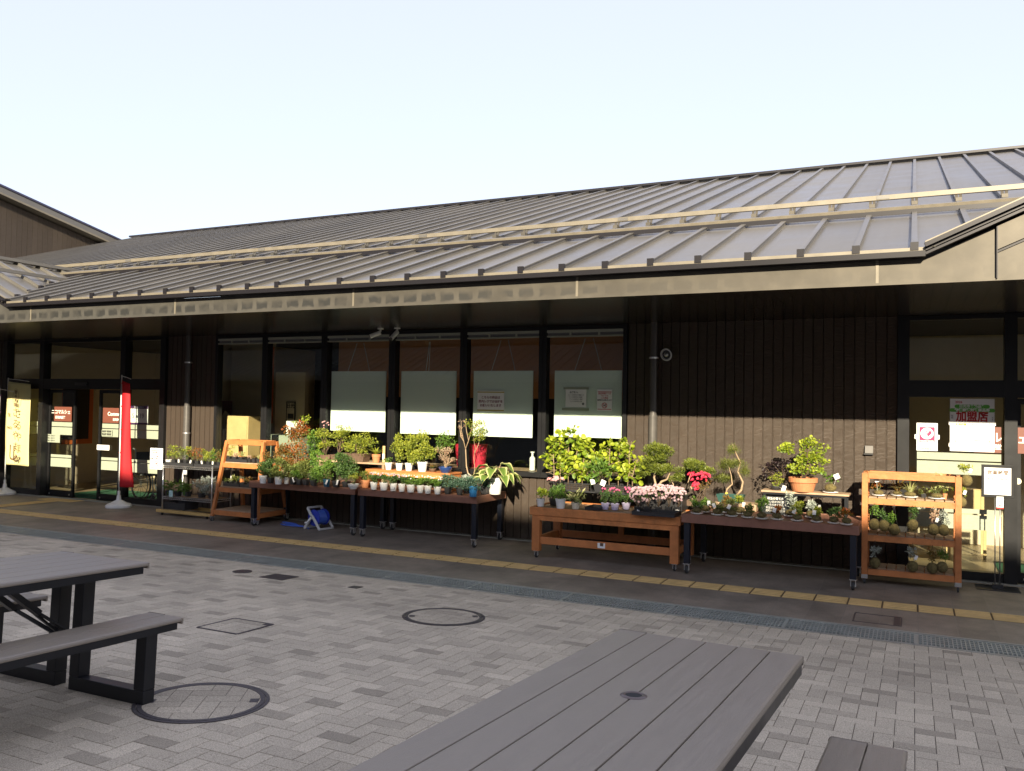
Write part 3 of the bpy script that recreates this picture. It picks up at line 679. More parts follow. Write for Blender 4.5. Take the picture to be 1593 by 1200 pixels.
# ---- interior shell
b = B(); b.box(-16.2, 4.6, YW+.13, 19, -.02, .004); b.build('shop_floor', 'int_floor', mk, w=True)
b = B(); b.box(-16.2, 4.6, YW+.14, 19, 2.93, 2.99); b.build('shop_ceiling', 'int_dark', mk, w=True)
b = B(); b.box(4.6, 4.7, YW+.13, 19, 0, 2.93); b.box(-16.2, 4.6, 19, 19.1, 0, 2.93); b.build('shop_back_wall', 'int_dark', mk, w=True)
b = B(); b.box(-9.3, -2.2, 12.3, 12.4, 1.95, 2.93); b.build('shop_bulkhead', 'int_wall', mk, w=True)
b = B(); b.box(-14.6, -12.2, 10.66, 12.0, .005, .014); b.box(.9, 3.2, 10.75, 12.0, .005, .014); b.build('entrance_mat', 'mat_green', mk, w=True)
b = B(); b.box(-16.3, -16.2, YW+.13, 14.4, 0, 2.93); b.build('lobby_wall', 'cream', mk, w=True)
b = B(); b.box(-16.2, -11.62, 14.4, 14.5, 0, 2.93); b.build('lobby_wall', 'cream', mk, w=True)
b = B(); b.box(-11.62, -11.5, 10.7, 14.4, 0, 2.93); b.build('lobby_wall', 'cream', mk, w=True)
b = B(); b.box(-11.3, -10.35, 11.75, 11.85, .0, 2.93); b.build('shop_pillar', 'cream', mk, w=True)
b = B(); b.box(-.2, -.1, 10.7, 13.5, 0, 2.93); b.build('lobby_wall', 'cream', mk, w=True)
b = B(); b.box(-.2, 4.5, 13.5, 13.6, 0, 2.93); b.build('lobby_wall', 'cream', mk, w=True)
p0 = at_x(98, 600, -16.19); p1 = at_x(143, 690, -16.19)
b = B(); b.box(-16.2, -16.185, p0.y, p1.y, p1.z, 2.2); b.build('lobby_orange_panel', 'orangep', mk, w=True)
p1 = at_x(137, 683, -16.18); b = B(); b.box(-16.184, -16.17, p0.y, p1.y, p1.z, 2.05); b.build('lobby_notice_board', 'int_dark', mk, w=True)
a_ = at_y(421, 560, 11.6); c_ = at_y(421, 650, 11.6)
b = B(); b.box(a_.x-.06, a_.x+.03, 11.6, 11.66, 1.45, 2.8); b.build('orange_pillar', 'orangep', mk, w=True)
p = at_y(424, 650, 11.6); q = at_y(470, 650, 11.6)
b = B(); b.box(p.x, q.x, 11.66, 11.76, 0, 2.35); b.build('shop_partition', 'cream', mk, w=True)
# downpipes
for X in (-2.975, -10.97):
    b = B(); Y = YW-.075
    b.tube([(X, Y, 1.735), (X, Y, .72)], .056, 16); b.tube([(X, Y, ZS), (X, Y, 1.73)], .046, 14, cap=False); b.tube([(X, Y, .72), (X, Y, .05)], .046, 14)
    d = b.build('downpipe', 'pipe' if 'pipe' in M else mat('grey_pipe', (.10, .092, .085), .4, .2, var=.12), mk, smooth=False, w=True); M['pipe'] = d.data.materials[0]
    b = B()
    for z in (2.45, 1.27): b.lathe([(.062, 0), (.062, .022)], (X, Y, z), 16); b.box(X-.015, X+.015, Y, YW, z, z+.02)
    b.build('pipe_clamp', 'chrome', d, w=True)

def onwall(o, label, cat, group=None): return tag(o, label, cat, group)
# ---- hall behind at the far left
hl = thing('gable_hall', 'taller brown boarded hall with sloping metal roof behind the left end', 'building', (-22.9, 12, 0))
HX = -22.9; hs = .2
def hz(y): return 7.36+.2*(14.86-y)
b = B(); yA, yB = -2.0, 21.5
n = 150; 
for k in range(n):
    a = yA+(yB-yA)*k/n; c = yA+(yB-yA)*(k+1)/n; e = .006; z1 = hz(a)-.03; z2 = hz(c)-.03; tt = rnd.uniform(.02, 1)
    b.add([(HX, a+e, 0), (HX, c-e, 0), (HX, c-e, z2), (HX, a+e, z1), (HX-.02, a, 0), (HX-.02, c, 0), (HX-.02, c, z2), (HX-.02, a, z1)], [(0, 1, 2, 3), (4, 0, 3, 7), (1, 5, 6, 2)], tt)
b.prism([(HX-.02, yA, 0), (HX-.02, yB, 0), (HX-.02, yB, hz(yB)-.03), (HX-.02, yA, hz(yA)-.03)], (-12, 0, 0))
b.build('wall', 'siding2', hl, w=True)
b = B(); b.prism([(HX+.30, yA-.5, hz(yA-.5)), (HX+.30, yB+.3, hz(yB+.3)), (HX+.30, yB+.3, hz(yB+.3)+.26), (HX+.30, yA-.5, hz(yA-.5)+.26)], (-13, 0, 0)); b.build('roof', 'roof', hl, w=True)
b = B(); b.beam((HX+.315, yA-.5, hz(yA-.5)+.03), (HX+.315, yB+.3, hz(yB+.3)+.03), .02, .05); b.build('verge_trim', 'beige', hl, w=True)
b = B(); b.beam((HX+.32, yA-.5, hz(yA-.5)+.25), (HX+.32, yB+.3, hz(yB+.3)+.25), .03, .05); b.build('verge_cap', mat('verge_cap', (.035, .035, .07), .5), hl, w=True)
b = B(); pz = at_y(40, 396, 14.9); b.beam((HX+.06, 12.0, 5.62), (HX+.06, 14.6, 5.62), .05, .05); b.build('snow_bar', 'beige', hl, w=True)

# ---- buildings across the plaza (behind the viewer): the wing shows in the glass, the unseen block is added for shade
op = thing('opposite_market_hall', 'low market wing across the plaza with ribbed metal roof', 'building', (-10, -9, 0))
b = B(); b.box(-40, 14, -14, -11.4, 0, 2.9); b.build('wall', 'siding2', op, w=True)
b = B(); b.prism([(-41, -9.5, 2.95), (-41, -9.5, 3.1), (-41, -14.5, 5.1), (-41, -14.5, 4.95)], (56, 0, 0))
X = -41
while X < 15: b.beam((X, -9.5, 3.13), (X, -14.5, 5.13), .05, .05); X += .448
b.build('roof', 'roof', op, w=True)
b = B(); b.box(-41, 15, -9.5, -9.47, 2.88, 3.10); b.build('fascia', 'beige', op, w=True)
ob = thing('shade_block', 'tall plain block behind the low wing, added unseen to shade the plaza', 'building', (-10, -20, 0))
ZT = .36+.42*(10.5+14.6)
b = B(); b.box(-60, 30, -24, -14.6, 0, ZT); b.build('wall', mat('block_render', (.60, .55, .47), .8, var=.1), ob, w=True)
b = B()
for X in range(-58, 28, 4):
    for z in (5.9, 9.2): b.box(X, X+2.2, -14.61, -14.585, z, z+1.5)
b.build('window', 'int_dark', ob, w=True)
exec_after = True
# ================================================================ FURNITURE
def caster(t, x, y, z0=0.0, sc_=1.0):
    o_ = (x, y, z0); x = y = z0 = 0
    b = B(); b.box(x-.028, x+.028, y-.028, y+.028, z0+.078, z0+.083)
    for s_ in (-1, 1): b.box(x+s_*.017-.002, x+s_*.017+.002, y-.022, y+.020, z0+.030, z0+.078)
    b.tube([(x-.02, y, z0+.032), (x+.02, y, z0+.032)], .006, 8)
    c = b.build('caster', 'chrome', t, loc=o_); c.scale = (sc_, sc_, sc_)
    q = B(); q.lathe([(.020, -.012), (.030, -.010), (.032, 0), (.030, .010), (.020, .012)], (x, y, z0+.032), 16, Matrix.Rotation(R_(90), 4, 'Y')); q.build('wheel', 'rubber', c, smooth=True)
    q = B(); q.lathe([(.015, -.0135), (.015, .0135)], (x, y, z0+.032), 12, Matrix.Rotation(R_(90), 4, 'Y')); q.build('hub', 'alu', c)
def brown_table(label, xa, xb, ya, yb, zt, group):
    t = thing('display_table', label, 'display table', ((xa+xb)/2, (ya+yb)/2, 0), 0, group)
    hx, hy = (xb-xa)/2, (yb-ya)/2
    b = B(); h = .095
    b.box(-hx, hx, -hy, -hy+.02, zt-h, zt); b.box(-hx, hx, hy-.02, hy, zt-h, zt); b.box(-hx, -hx+.02, -hy+.02, hy-.02, zt-h, zt); b.box(hx-.02, hx, -hy+.02, hy-.02, zt-h, zt)
    b.build('edge_board', 'tablebrown', t, bevel=.003)
    b = B(); n = 6; w_ = (2*hy-.04)/n
    for k in range(n): b.box(-hx+.021, hx-.021, -hy+.021+k*w_, -hy+.018+(k+1)*w_, zt-.035, zt-.006)
    b.build('tabletop', 'tablebrown', t)
    for sx in (-1, 1):
        for sy in (-1, 1):
            x, y = sx*(hx-.055), sy*(hy-.055)
            B().box(x-.032, x+.032, y-.032, y+.032, .112, zt-h+.03).build('leg', 'leg', t, bevel=.003)
            caster(t, x, y, 0, 1.34)
    return t
T12 = 'brown display tables on casters'
brown_table('brown caster table above the blue hose reel, beside the orange shelf', -8.80, -6.91, 9.57, 10.40, .66, T12)
brown_table('brown caster table with the row of white flower pots and hosta at its end', -6.85, -5.01, 9.55, 10.40, .66, T12)
brown_table('brown caster table carrying the moss ball plants on white saucers', -2.31, -.49, 9.27, 10.20, .66, T12)
# orange table
t = thing('plant_table', 'orange stained wooden table on small casters with worn front board', 'display table', (-3.25, 9.70, 0))
xa, xb, ya, yb, zt = -.92, .92, -.38, .40, .60
b = B(); b.box(xa, xb, ya, ya+.03, zt-.085, zt+.012); b.build('front_board', 'orangeworn', t, bevel=.004)
b = B(); b.box(xa, xb, yb-.03, yb, zt-.085, zt+.012); b.build('rear_board', 'orange', t, bevel=.004)
for x in (xa, xb-.03): B().box(x, x+.03, ya+.031, yb-.031, zt-.085, zt+.012).build('end_board', 'orangeworn', t, bevel=.004)
b = B()
for k in range(6): b.box(xa+.031, xb-.031, ya+.033+k*.1185, ya+.143+k*.1185, zt-.03, zt-.002)
b.build('tabletop', 'plank', t)
B().box(xa+.10, xb-.10, ya+.012, ya+.045, zt-.145, zt-.087).build('apron', 'orangeworn', t)
for x in (xa+.075, xb-.075):
    for y in (ya+.055, yb-.055):
        B().box(x-.05, x+.05, y-.04, y+.04, .085, zt-.086).build('leg', 'orange', t, bevel=.004); caster(t, x, y)
for y in (ya+.055, yb-.055): B().box(xa+.126, xb-.126, y-.02, y+.02, .17, .255).build('lower_rail', 'orange', t, bevel=.003)
for x in (xa+.075, xb-.075): B().box(x-.02, x+.02, ya+.096, yb-.096, .17, .255).build('side_rail', 'orange', t, bevel=.003)
B().box(-.03, .03, yb-.09, yb-.035, .255, zt-.087).build('middle_post', 'orange', t)
B().box(-.06, .03, ya+.028, ya+.034, .185, .245).build('torn_sticker', 'white', t)
B().box(-.03, .01, ya+.026, ya+.028, .21, .245).build('torn_patch', 'brownpot', t)

# leaning orange A-frame shelf
P0 = at_z(336, 807, 0); t = thing('a_frame_shelf', 'tapered orange wooden shelf with three levels leaning beside the brown table', 'shelf', (-9.19, 10.03, 0))
W0, D0 = .46, .33
for sx in (-1, 1):
    for sy in (-1, 1):
        x0_, x1_ = sx*W0, sx*(W0-.0); 
        B().beam((sx*(W0-.02), sy*D0, .07), (sx*(W0-.10), sy*.14, 1.215), .05, .05, up=(1, 0, 0)).build('leg', 'orange', t, bevel=.003)
        caster(t, sx*(W0-.02), sy*D0, -.012)
def yat(z): return D0-(D0-.14)*(z-.07)/1.145
def xat(z): return W0-.02-.08*(z-.07)/1.145
for z, nm in ((.13, 0), (.475, 1), (.845, 2), (1.195, 3)):
    for sy in (-1, 1): B().box(-xat(z)+.026, xat(z)-.026, sy*yat(z)-.018, sy*yat(z)+.018, z-.035, z+.035).build('rail', 'orange', t, bevel=.003)
    for sx in (-1, 1): B().box(sx*xat(z)-.018, sx*xat(z)+.018, -yat(z)+.026, yat(z)-.026, z-.035, z+.035).build('side_rail', 'orange', t, bevel=.003)
    if nm < 3: B().box(-xat(z)+.03, xat(z)-.03, -yat(z)+.02, yat(z)-.02, z+.0355, z+.048).build('shelf_board', 'plank', t)

# wire shelf on timber runners
t = thing('wire_shelf', 'chrome wire shelf unit on yellow timber runners left of the orange shelf', 'shelf', (-10.27, 10.0, 0))
for sx in (-.52, .52):
    for sy in (-.2, .2): B().tube([(sx, sy, .09), (sx, sy, .815)], .012, 10).build('post', 'chrome', t, smooth=True)
for z in (.27, .765):
    b = B()
    for sy in (-.2, .2):
        b.tube([(-.52, sy, z+.02), (.52, sy, z+.02)], .004, 6); b.tube([(-.52, sy, z-.015), (.52, sy, z-.015)], .004, 6)
        for k in range(26): b.tube([(-.52+k*.04, sy, z-.015), (-.50+k*.04, sy, z+.02)], .0022, 4, cap=False); b.tube([(-.50+k*.04, sy, z+.02), (-.48+k*.04, sy, z-.015)], .0022, 4, cap=False)
    for sx in (-.52, .52): b.tube([(sx, -.2, z+.02), (sx, .2, z+.02)], .004, 6); b.tube([(sx, -.2, z-.015), (sx, .2, z-.015)], .004, 6)
    for k in range(34): b.tube([(-.51+k*.031, -.2, z+.024), (-.51+k*.031, .2, z+.024)], .0022, 4, cap=False)
    b.build('wire_tray', 'chrome', t)
B().box(-.2, .5, -.15, .15, .298, .306).build('plywood_sheet', 'slat', t)
for sy in (-.22, .22): B().box(-.60, .55, sy-.035, sy+.035, .045, .09).build('timber_runner', 'ywood', t, bevel=.003)
for sx in (-.5, .45):
    for sy in (-.22, .22): B().lathe([(.008, -.01), (.022, -.008), (.022, .008), (.008, .01)], (sx, sy, .0225), 12, Matrix.Rotation(R_(90), 4, 'Y')).build('wheel', 'rubber', t)
B().box(-.08, .0, -.214, -.208, .66, .73).build('label_card', 'whitepl', t)

# orange rack on the right
t = thing('orange_rack', 'orange wooden rack with slatted shelves and hanging moss balls beside the right door', 'rack', (-.02, 9.93, 0))
hx, hy = .44, .17
for sx in (-1, 1):
    for sy in (-1, 1):
        B().box(sx*hx-.03, sx*hx+.03, sy*hy-.02, sy*hy+.02, .055, 1.17).build('post', 'orange', t, bevel=.003)
        b = B(); b.lathe([(.006, -.012), (.028, -.01), (.028, .01), (.006, .012)], (sx*hx, sy*hy, .028), 14, Matrix.Rotation(R_(90), 4, 'Y')); b.build('caster', 'rubber', t)
        B().box(sx*hx-.031, sx*hx+.031, sy*hy-.021, sy*hy+.021, .058, .10).build('steel_foot', 'alu', t)
for z in (.13, .485, .875, 1.145):
    for sy in (-1, 1):
        if z > 1.1 and sy < 0: pass
        B().box(-hx+.031, hx-.031, sy*hy-.016, sy*hy+.016, z-.032, z+.032).build('rail', 'orange' if z != .485 else 'orangeworn', t, bevel=.003)
    for sx in (-1, 1): B().box(sx*hx-.016, sx*hx+.016, -hy+.021, hy-.021, z-.032, z+.032).build('side_rail', 'orange', t, bevel=.003)
    if z < 1:
        for k in range(9): B().box(-hx+.036+k*.0905, -hx+.036+k*.0905+.080, -hy+.0, hy-.0, z+.033, z+.047).build('slat', 'slat', t)

# opening hours sign on a stand
p = at_z(1552, 912, 0); SX, SY = .80, 10.18
t = thing('sign_stand', 'black framed opening hours sign on a slim silver stand by the right door', 'sign stand', (SX, SY, 0))
B().prism([(-.20, -.15, 0), (.20, -.15, 0), (.20, .15, 0), (-.20, .15, 0)], (0, 0, .008)).build('base_plate', 'black', t, bevel=.003)
B().box(-.05, .05, -.03, .03, .008, .045).build('foot', 'plastic_black', t)
for x in (-.022, .022): B().tube([(x, 0, .045), (x, 0, .96)], .006, 8).build('pole', 'chrome', t, smooth=True)
z0, z1 = .95, 1.29; b = B(); w_ = .15
b.box(-w_, w_, -.03, -.008, z1-.028, z1); b.box(-w_, w_, -.03, -.008, z0, z0+.028); b.box(-w_, -w_+.026, -.03, -.008, z0+.028, z1-.028); b.box(w_-.026, w_, -.03, -.008, z0+.028, z1-.028); b.box(-w_+.01, w_-.01, -.012, -.004, z0+.01, z1-.01)
b.build('frame', 'blackfr', t, bevel=.003)
b = B(); b.box(-w_+.024, w_-.024, -.019, -.013, z0+.026, z1-.026); write(b, '営業時間', .052, (0, -.019, z1-.085), mi=1, bold=.0012, sx=.95); write(b, '9:00～18:00', .038, (0, -.019, z1-.15), mi=1, bold=.0004, sx=1.0); write(b, '新鮮市場のお知らせです', .0165, (0, -.019, z1-.205), mi=2)
b.build('notice', ['white', 'inkbrown', 'inkgrey'], t)
b = B(); b.box(-.012, .052, -.032, -.026, z0-.115, z0+.012); b.box(-.012, .052, -.034, -.032, z0-.115, z0-.100, mi=1); b.box(-.01, .05, -.034, -.032, z0+.0, z0+.01, mi=2)
write(b, 'マスク\n着用', .018, (.02, -.033, z0-.035), mi=3); write(b, 'お願い', .018, (.02, -.033, z0-.08), mi=1)
b.build('small_notice', ['white', 'inkred', 'alu', 'ink'], t)

# posters on the right door glass
def poster(name, label, p, q, y, tilt=0, th=.002, m='white'):
    b = B(); b.box(p.x, q.x, y, y+th, q.z, p.z, mi=0); return b
p = at_y(1426, 658, YW+.02); q = at_y(1458.5, 702, YW+.02)
b = poster('', '', p, q, YW+.018); cx = (p.x+q.x)/2; h = p.z-q.z; w_ = q.x-p.x
b.box(p.x+.028, q.x-.028, YW+.0165, YW+.018, p.z-.215, p.z-.045, mi=1)
n = 28; b.add([(cx+.066*math.cos(2*math.pi*j/n), YW+.0155, p.z-.117+.064*math.sin(2*math.pi*j/n)) for j in range(n)], [tuple(range(n))])
b.add([(cx+.012+.028*x, YW+.0145, p.z-.115+.028*z) for x, z in ((0, -1.3), (1.1, -.2), (1.25, .5), (.8, 1), (.3, .9), (0, .5), (-.3, .9), (-.8, 1), (-1.1, .6), (-.9, -.1))], [tuple(range(10))], mi=1)
write(b, 'NIKKO\nfood', .020, (cx-.018, YW+.0138, p.z-.115), mi=0, bold=.001)
write(b, 'WAON WAON', .020, (cx, YW+.0155, p.z-.202), mi=0, bold=.001)
write(b, '防犯カメラ\n24時間録画中', .030, (cx, YW+.017, p.z-.275), mi=2, sx=.85)
b.box(p.x-.02, p.x, YW+.016, YW+.018, p.z-.18, p.z-.13, mi=3); b.box(q.x, q.x+.02, YW+.016, YW+.018, p.z-.18, p.z-.13, mi=3)
tag(b.build('poster', ['white', 'inkpink', 'inkmar', 'whitepl']), 'white notice with a pink square heart emblem taped on the right door glass', 'poster')
p = at_y(1478, 620.5, YW+.02); q = at_y(1547, 704, YW+.02)
b = poster('', '', p, q, YW+.018); cx = (p.x+q.x)/2; w_ = q.x-p.x; H = p.z-q.z; y = YW+.017
write(b, '2026', .034, (p.x+.085, y, p.z-.038), mi=2, bold=.0006)
for zc, hw in ((.083, .15), (.125, .20)):
    b.box(cx-hw, cx+hw, y-.0006, y, p.z-zc-.020, p.z-zc+.020, mi=3)
    for sg in (-1, 1): b.add([(cx+sg*hw+.02*math.cos(a*.314), y-.0003, p.z-zc+.02*math.sin(a*.314)) for a in range(20)], [tuple(range(20))], mi=3)
write(b, '日光市食料品等', .036, (cx, y-.001, p.z-.083), mi=0, bold=.0012, sx=1.0); write(b, '物価高騰対策商品券', .036, (cx, y-.001, p.z-.125), mi=0, bold=.0012, sx=1.05)
write(b, '加盟店', .125, (cx, y, p.z-.20), mi=2, bold=.004, sx=.84)
write(b, '取\n扱', .022, (p.x+.022, y, p.z-.20), mi=4); write(b, 'で\nす', .022, (q.x-.02, y, p.z-.215), mi=4)
b.box(cx+.01, q.x-.045, y-.0006, y, p.z-.345, p.z-.343, mi=4); b.box(q.x-.047, q.x-.045, y-.0006, y, p.z-.343, p.z-.265, mi=4)
write(b, '利用期間', .026, (p.x+.11, y, p.z-.285), mi=5, bold=.001); write(b, '令和8年1月5日から', .022, (cx+.07, y, p.z-.282), mi=5); write(b, '令和8年3月31日まで', .018, (cx+.08, y, p.z-.310), mi=6)
b.box(p.x+.045, q.x-.045, y-.0006, y, p.z-.476, p.z-.448, mi=3); b.box(p.x+.055, q.x-.055, y-.0009, y-.0006, p.z-.472, p.z-.452); write(b, '日光市商工会・足尾町商工会', .019, (cx, y-.001, p.z-.462), mi=7)
write(b, '問合せ 日光商工会', .017, (cx, y, p.z-.500), mi=6)
for dx in (-.012, w_-.004):
    for z_ in (.29, .53): b.box(p.x+dx, p.x+dx+.016, y, y+.001, p.z-z_, p.z-z_+.04, mi=8)
tag(b.build('poster', ['white', 'white', 'inkred', 'inkgreen', 'ink', 'gold', 'inkgrey', 'inkgreen', 'whitepl']), 'tall white poster with big red characters and green banner on the right door', 'poster')
# round sticker on the far right door
b = B(); pc = at_y(1583.5, 749, YW+.08); b.lathe([(.034, 0), (.034, .002)], (pc.x, pc.y, pc.z), 24, Matrix.Rotation(R_(90), 4, 'X')); tag(b.build('door_sticker', 'creampot'), 'round pale sticker on the glass right of the opening hours sign', 'sticker')

# white boards hung behind the shop windows
for k, (xl, xr, zt, zb_) in enumerate(((-8.10, -7.10, 2.31, 1.40), (-6.83, -5.90, 2.31, 1.39), (-5.62, -4.70, 2.31, 1.39), (-4.38, -3.43, 2.31, 1.42))):
    lab = ('leftmost blank white board hung behind the shop window', 'blank white board behind the shop window, second from the left of four',
           'white hanging board behind the notice with gold bars', 'white hanging board behind the two taped notices, rightmost of four')[k]
    t = thing('hanging_board', lab, 'board', ((xl+xr)/2, YW+.05, zb_), 0, 'white boards hung in the shop windows')
    B().box(xl, xr, YW+.045, YW+.06, zb_, zt).build('panel', 'board', t, bevel=.002, w=True)
    for sx in (.3, .7) if k != 1 else (.45, .5):
        B().tube([(xl+(xr-xl)*sx, YW+.052, zt), (xl+(xr-xl)*(.5+(sx-.5)*.3), YW+.08, 2.74)], .005, 6).build('cord', 'alu', t, w=True)
# notices on the window glass
p = at_y(743, 608, YW+.02); q = at_y(784, 641, YW+.02)
b = poster('', '', p, q, YW+.02); cx = (p.x+q.x)/2; y = YW+.019
b.box(p.x, q.x, y-.0005, y, p.z-.028, p.z-.012, mi=1); b.box(p.x, q.x, y-.0005, y, q.z+.008, q.z+.026, mi=1)
for k, s_ in enumerate(('こちらの商品は', '店内レジでお会計を', 'お願いいたします')): write(b, s_, .042, (cx, y, p.z-.095-k*.056), mi=2, bold=.001)
tag(b.build('window_notice', ['white', 'gold', 'inkmar']), 'notice between two gold bars on the shop window glass', 'notice')
p = at_y(880, 606, YW+.02); q = at_y(912, 634, YW+.02)
b = poster('', '', p, q, YW+.02); cx = (p.x+q.x)/2; H = p.z-q.z
write(b, 'お客様へ', .030, (cx-.03, y, p.z-.040), mi=1, bold=.001)
for k in range(4): write(b, 'ペットの同伴はご遠慮ください'[:12-k], .019, (cx+.0, y, p.z-.075-k*.028), mi=1)
b.lathe([(.017, 0), (.017, .001)], (q.x-.045, y, q.z+.045), 16, Matrix.Rotation(R_(90), 4, 'X'), mi=1)
b.box(p.x-.03, q.x+.03, y-.0005, y, p.z+.0, p.z+.03, mi=2); b.box(p.x-.05, q.x+.04, y-.0005, y, q.z-.045, q.z-.012, mi=2)
tag(b.build('window_notice', ['white', 'inkgrey', 'frost']), 'small landscape notice fixed with pale tape on the last window', 'notice')
def nodog(p, q, y, parent=None, nm='window_notice'):
    b = B(); b.box(p.x, q.x, y, y+.003, q.z, p.z); cx = (p.x+q.x)/2; H = p.z-q.z; w_ = q.x-p.x; yy = y-.0008
    b.box(p.x+.01, q.x-.01, yy, y, p.z-.03*H/.3-.01, p.z-.03*H/.3, mi=1); b.box(p.x+.01, q.x-.01, yy, y, q.z+.02, q.z+.028, mi=1)
    for k, (s_, m_) in enumerate((('食品売場につき', 1), ('ペットの', 1), ('ご入場は', 1), ('盲導犬は除きます', 2))): write(b, s_, H*.082, (cx, yy, p.z-H*(.2+.1*k)), mi=m_, sx=w_/(H*.68), bold=.0004)
    n = 28; r0, r1 = H*.13, H*.10; zc = q.z+H*.26
    b.add([(cx+r*math.cos(2*math.pi*j/n), yy, zc+r*math.sin(2*math.pi*j/n)) for r in (r0, r1) for j in range(n)], [(j, (j+1) % n, n+(j+1) % n, n+j) for j in range(n)], mi=1)
    b.box(cx-H*.05, cx+H*.05, yy, y, zc-H*.02, zc+H*.03, mi=2); b.box(cx-H*.05, cx-H*.03, yy, y, zc-H*.06, zc-H*.02, mi=2); b.box(cx+H*.03, cx+H*.05, yy, y, zc-H*.06, zc-H*.02, mi=2); b.box(cx+H*.03, cx+H*.075, yy, y, zc+H*.02, zc+H*.055, mi=2)
    b.beam((cx-H*.07, yy-.0006, zc+H*.07), (cx+H*.07, yy-.0006, zc-H*.07), .001, H*.022, up=(1, 0, 1), mi=1)
    return b.build(nm, ['white', 'inkred', 'ink'], parent)
tag(nodog(at_y(929, 606, YW+.02), at_y(952, 640, YW+.02), YW+.02), 'upright notice with red bars and a no dogs symbol on the last window', 'notice')
# calendar like sheet behind glass left of the wire shelf, with date
p = at_y(203, 631, YW+.05); q = at_y(230, 661, YW+.05)
b = B(); b.box(p.x-.12, q.x, YW+.045, YW+.05, q.z, p.z); b.box(p.x-.12, q.x, YW+.043, YW+.045, p.z-.055, p.z, mi=1); b.box(p.x-.12, q.x, YW+.043, YW+.045, q.z, q.z+.03, mi=1)
write(b, '5・19', .12, ((p.x+q.x)/2-.02, YW+.043, (p.z+q.z)/2-.02), mi=2, bold=.001); write(b, '本日のイベント', .035, ((p.x+q.x)/2, YW+.042, p.z-.028), mi=0)
tag(b.build('date_board', ['white', 'purple', 'inkgrey']), 'white date board reading 5 19 behind the left door glass', 'notice')
# label sheets on the door glass
p = at_y(159, 667, YW+.08); q = at_y(184, 679, YW+.08)
b = B(); b.box(-13.20, -12.93, YW+.078, YW+.080, 1.165, 1.275)
for k in range(2): write(b, '商品券 ' * 1+'取扱店', .038, (-13.07, YW+.077, 1.245-k*.05), mi=1, bold=.001)
tag(b.build('door_label', ['frost', 'ink']), 'pale label with two rows of black characters on the left sliding door', 'sticker')
p = at_y(151, 692, YW+.08); q = at_y(170, 701, YW+.08)
b = B(); b.box(p.x, q.x, YW+.078, YW+.080, q.z, p.z); write(b, '自動ドア', .03, ((p.x+q.x)/2, YW+.077, (p.z+q.z)/2), mi=1)
tag(b.build('door_label', ['white', 'inkgrey']), 'white automatic door label low on the left sliding door edge', 'sticker')
p = at_y(65, 675, YW+.08); q = at_y(93, 689, YW+.08)
b = B(); b.box(p.x, q.x, YW+.078, YW+.080, q.z, p.z)
for k in range(3): write(b, '● 営業のご案内です', .028, ((p.x+q.x)/2, YW+.077, p.z-.03-.045*k), mi=1)
tag(b.build('door_label', ['frost', 'ink']), 'grey green notice with bullet lines on the leftmost sliding door', 'sticker')

# cameras and lamp under the eaves
def cctv(x, label, dirx):
    t = thing('security_camera', label, 'security camera', (x, YW-.35, ZS))
    B().lathe([(.045, -.015), (.045, 0)], n=16).build('mount', 'whitepl', t)
    B().tube([(0, 0, -.01), (0, 0, -.045), (-.03*dirx, -.02, -.06)], .014, 8).build('arm', 'whitepl', t, smooth=True)
    b = B(); d = Vector((-dirx*.8, -.45, -.38)).normalized(); a = Vector((0, 0, -.06))
    b.tube([a, a+d*.16], .032, 14); b.build('housing', 'whitepl', t); B().tube([a+d*.16, a+d*.168], .025, 14).build('lens', 'plastic_black', t)
cctv(at_y(592, 515, YW-.35).x, 'white security camera under the eave pointing left above the third window', 1)
cctv(at_y(618, 515, YW-.35).x, 'white security camera under the eave facing outward beside the window post', .1)
t = thing('flood_lamp', 'round chrome rimmed lamp on the dark wall right of the downpipe', 'lamp', (-2.80, YW, 2.50))
a = Vector((0, -.11, 0)); rot = Vector((-.25, -1, -.25)).normalized().to_track_quat('Z', 'Y').to_matrix().to_4x4()
B().tube([(0, 0, -.03), (0, -.06, -.02), (0, -.09, 0)], .014, 8).build('bracket', 'plastic_black', t)
b = B(); b.lathe([(.03, -.05), (.072, 0), (.080, .006), (.080, .016), (.066, .018), (.062, .006)], a, 28, rot); b.build('rim', 'alu', t, smooth=False)
b = B(); b.lathe([(.062, .004), (.05, .010)], a, 24, rot); b.build('reflector', 'black', t); b = B(); b.lathe([(.03, .008), (.026, .022), (.0, .03)], a, 20, rot); b.build('bulb', 'chrome', t, smooth=True)
t = thing('wall_box', 'small grey metal hood on the brown wall above the orange rack', 'wall box', at_y(1352, 700, YW))
b = B(); b.prism([(-.045, 0, .05), (-.045, -.03, .05), (-.045, -.05, -.04), (-.045, 0, -.04)], (.09, 0, 0)); b.build('hood', 'pipe', t, bevel=.004)
B().box(-.055, .045, -.045, 0, -.055, -.041).build('slot', 'plastic_black', t)

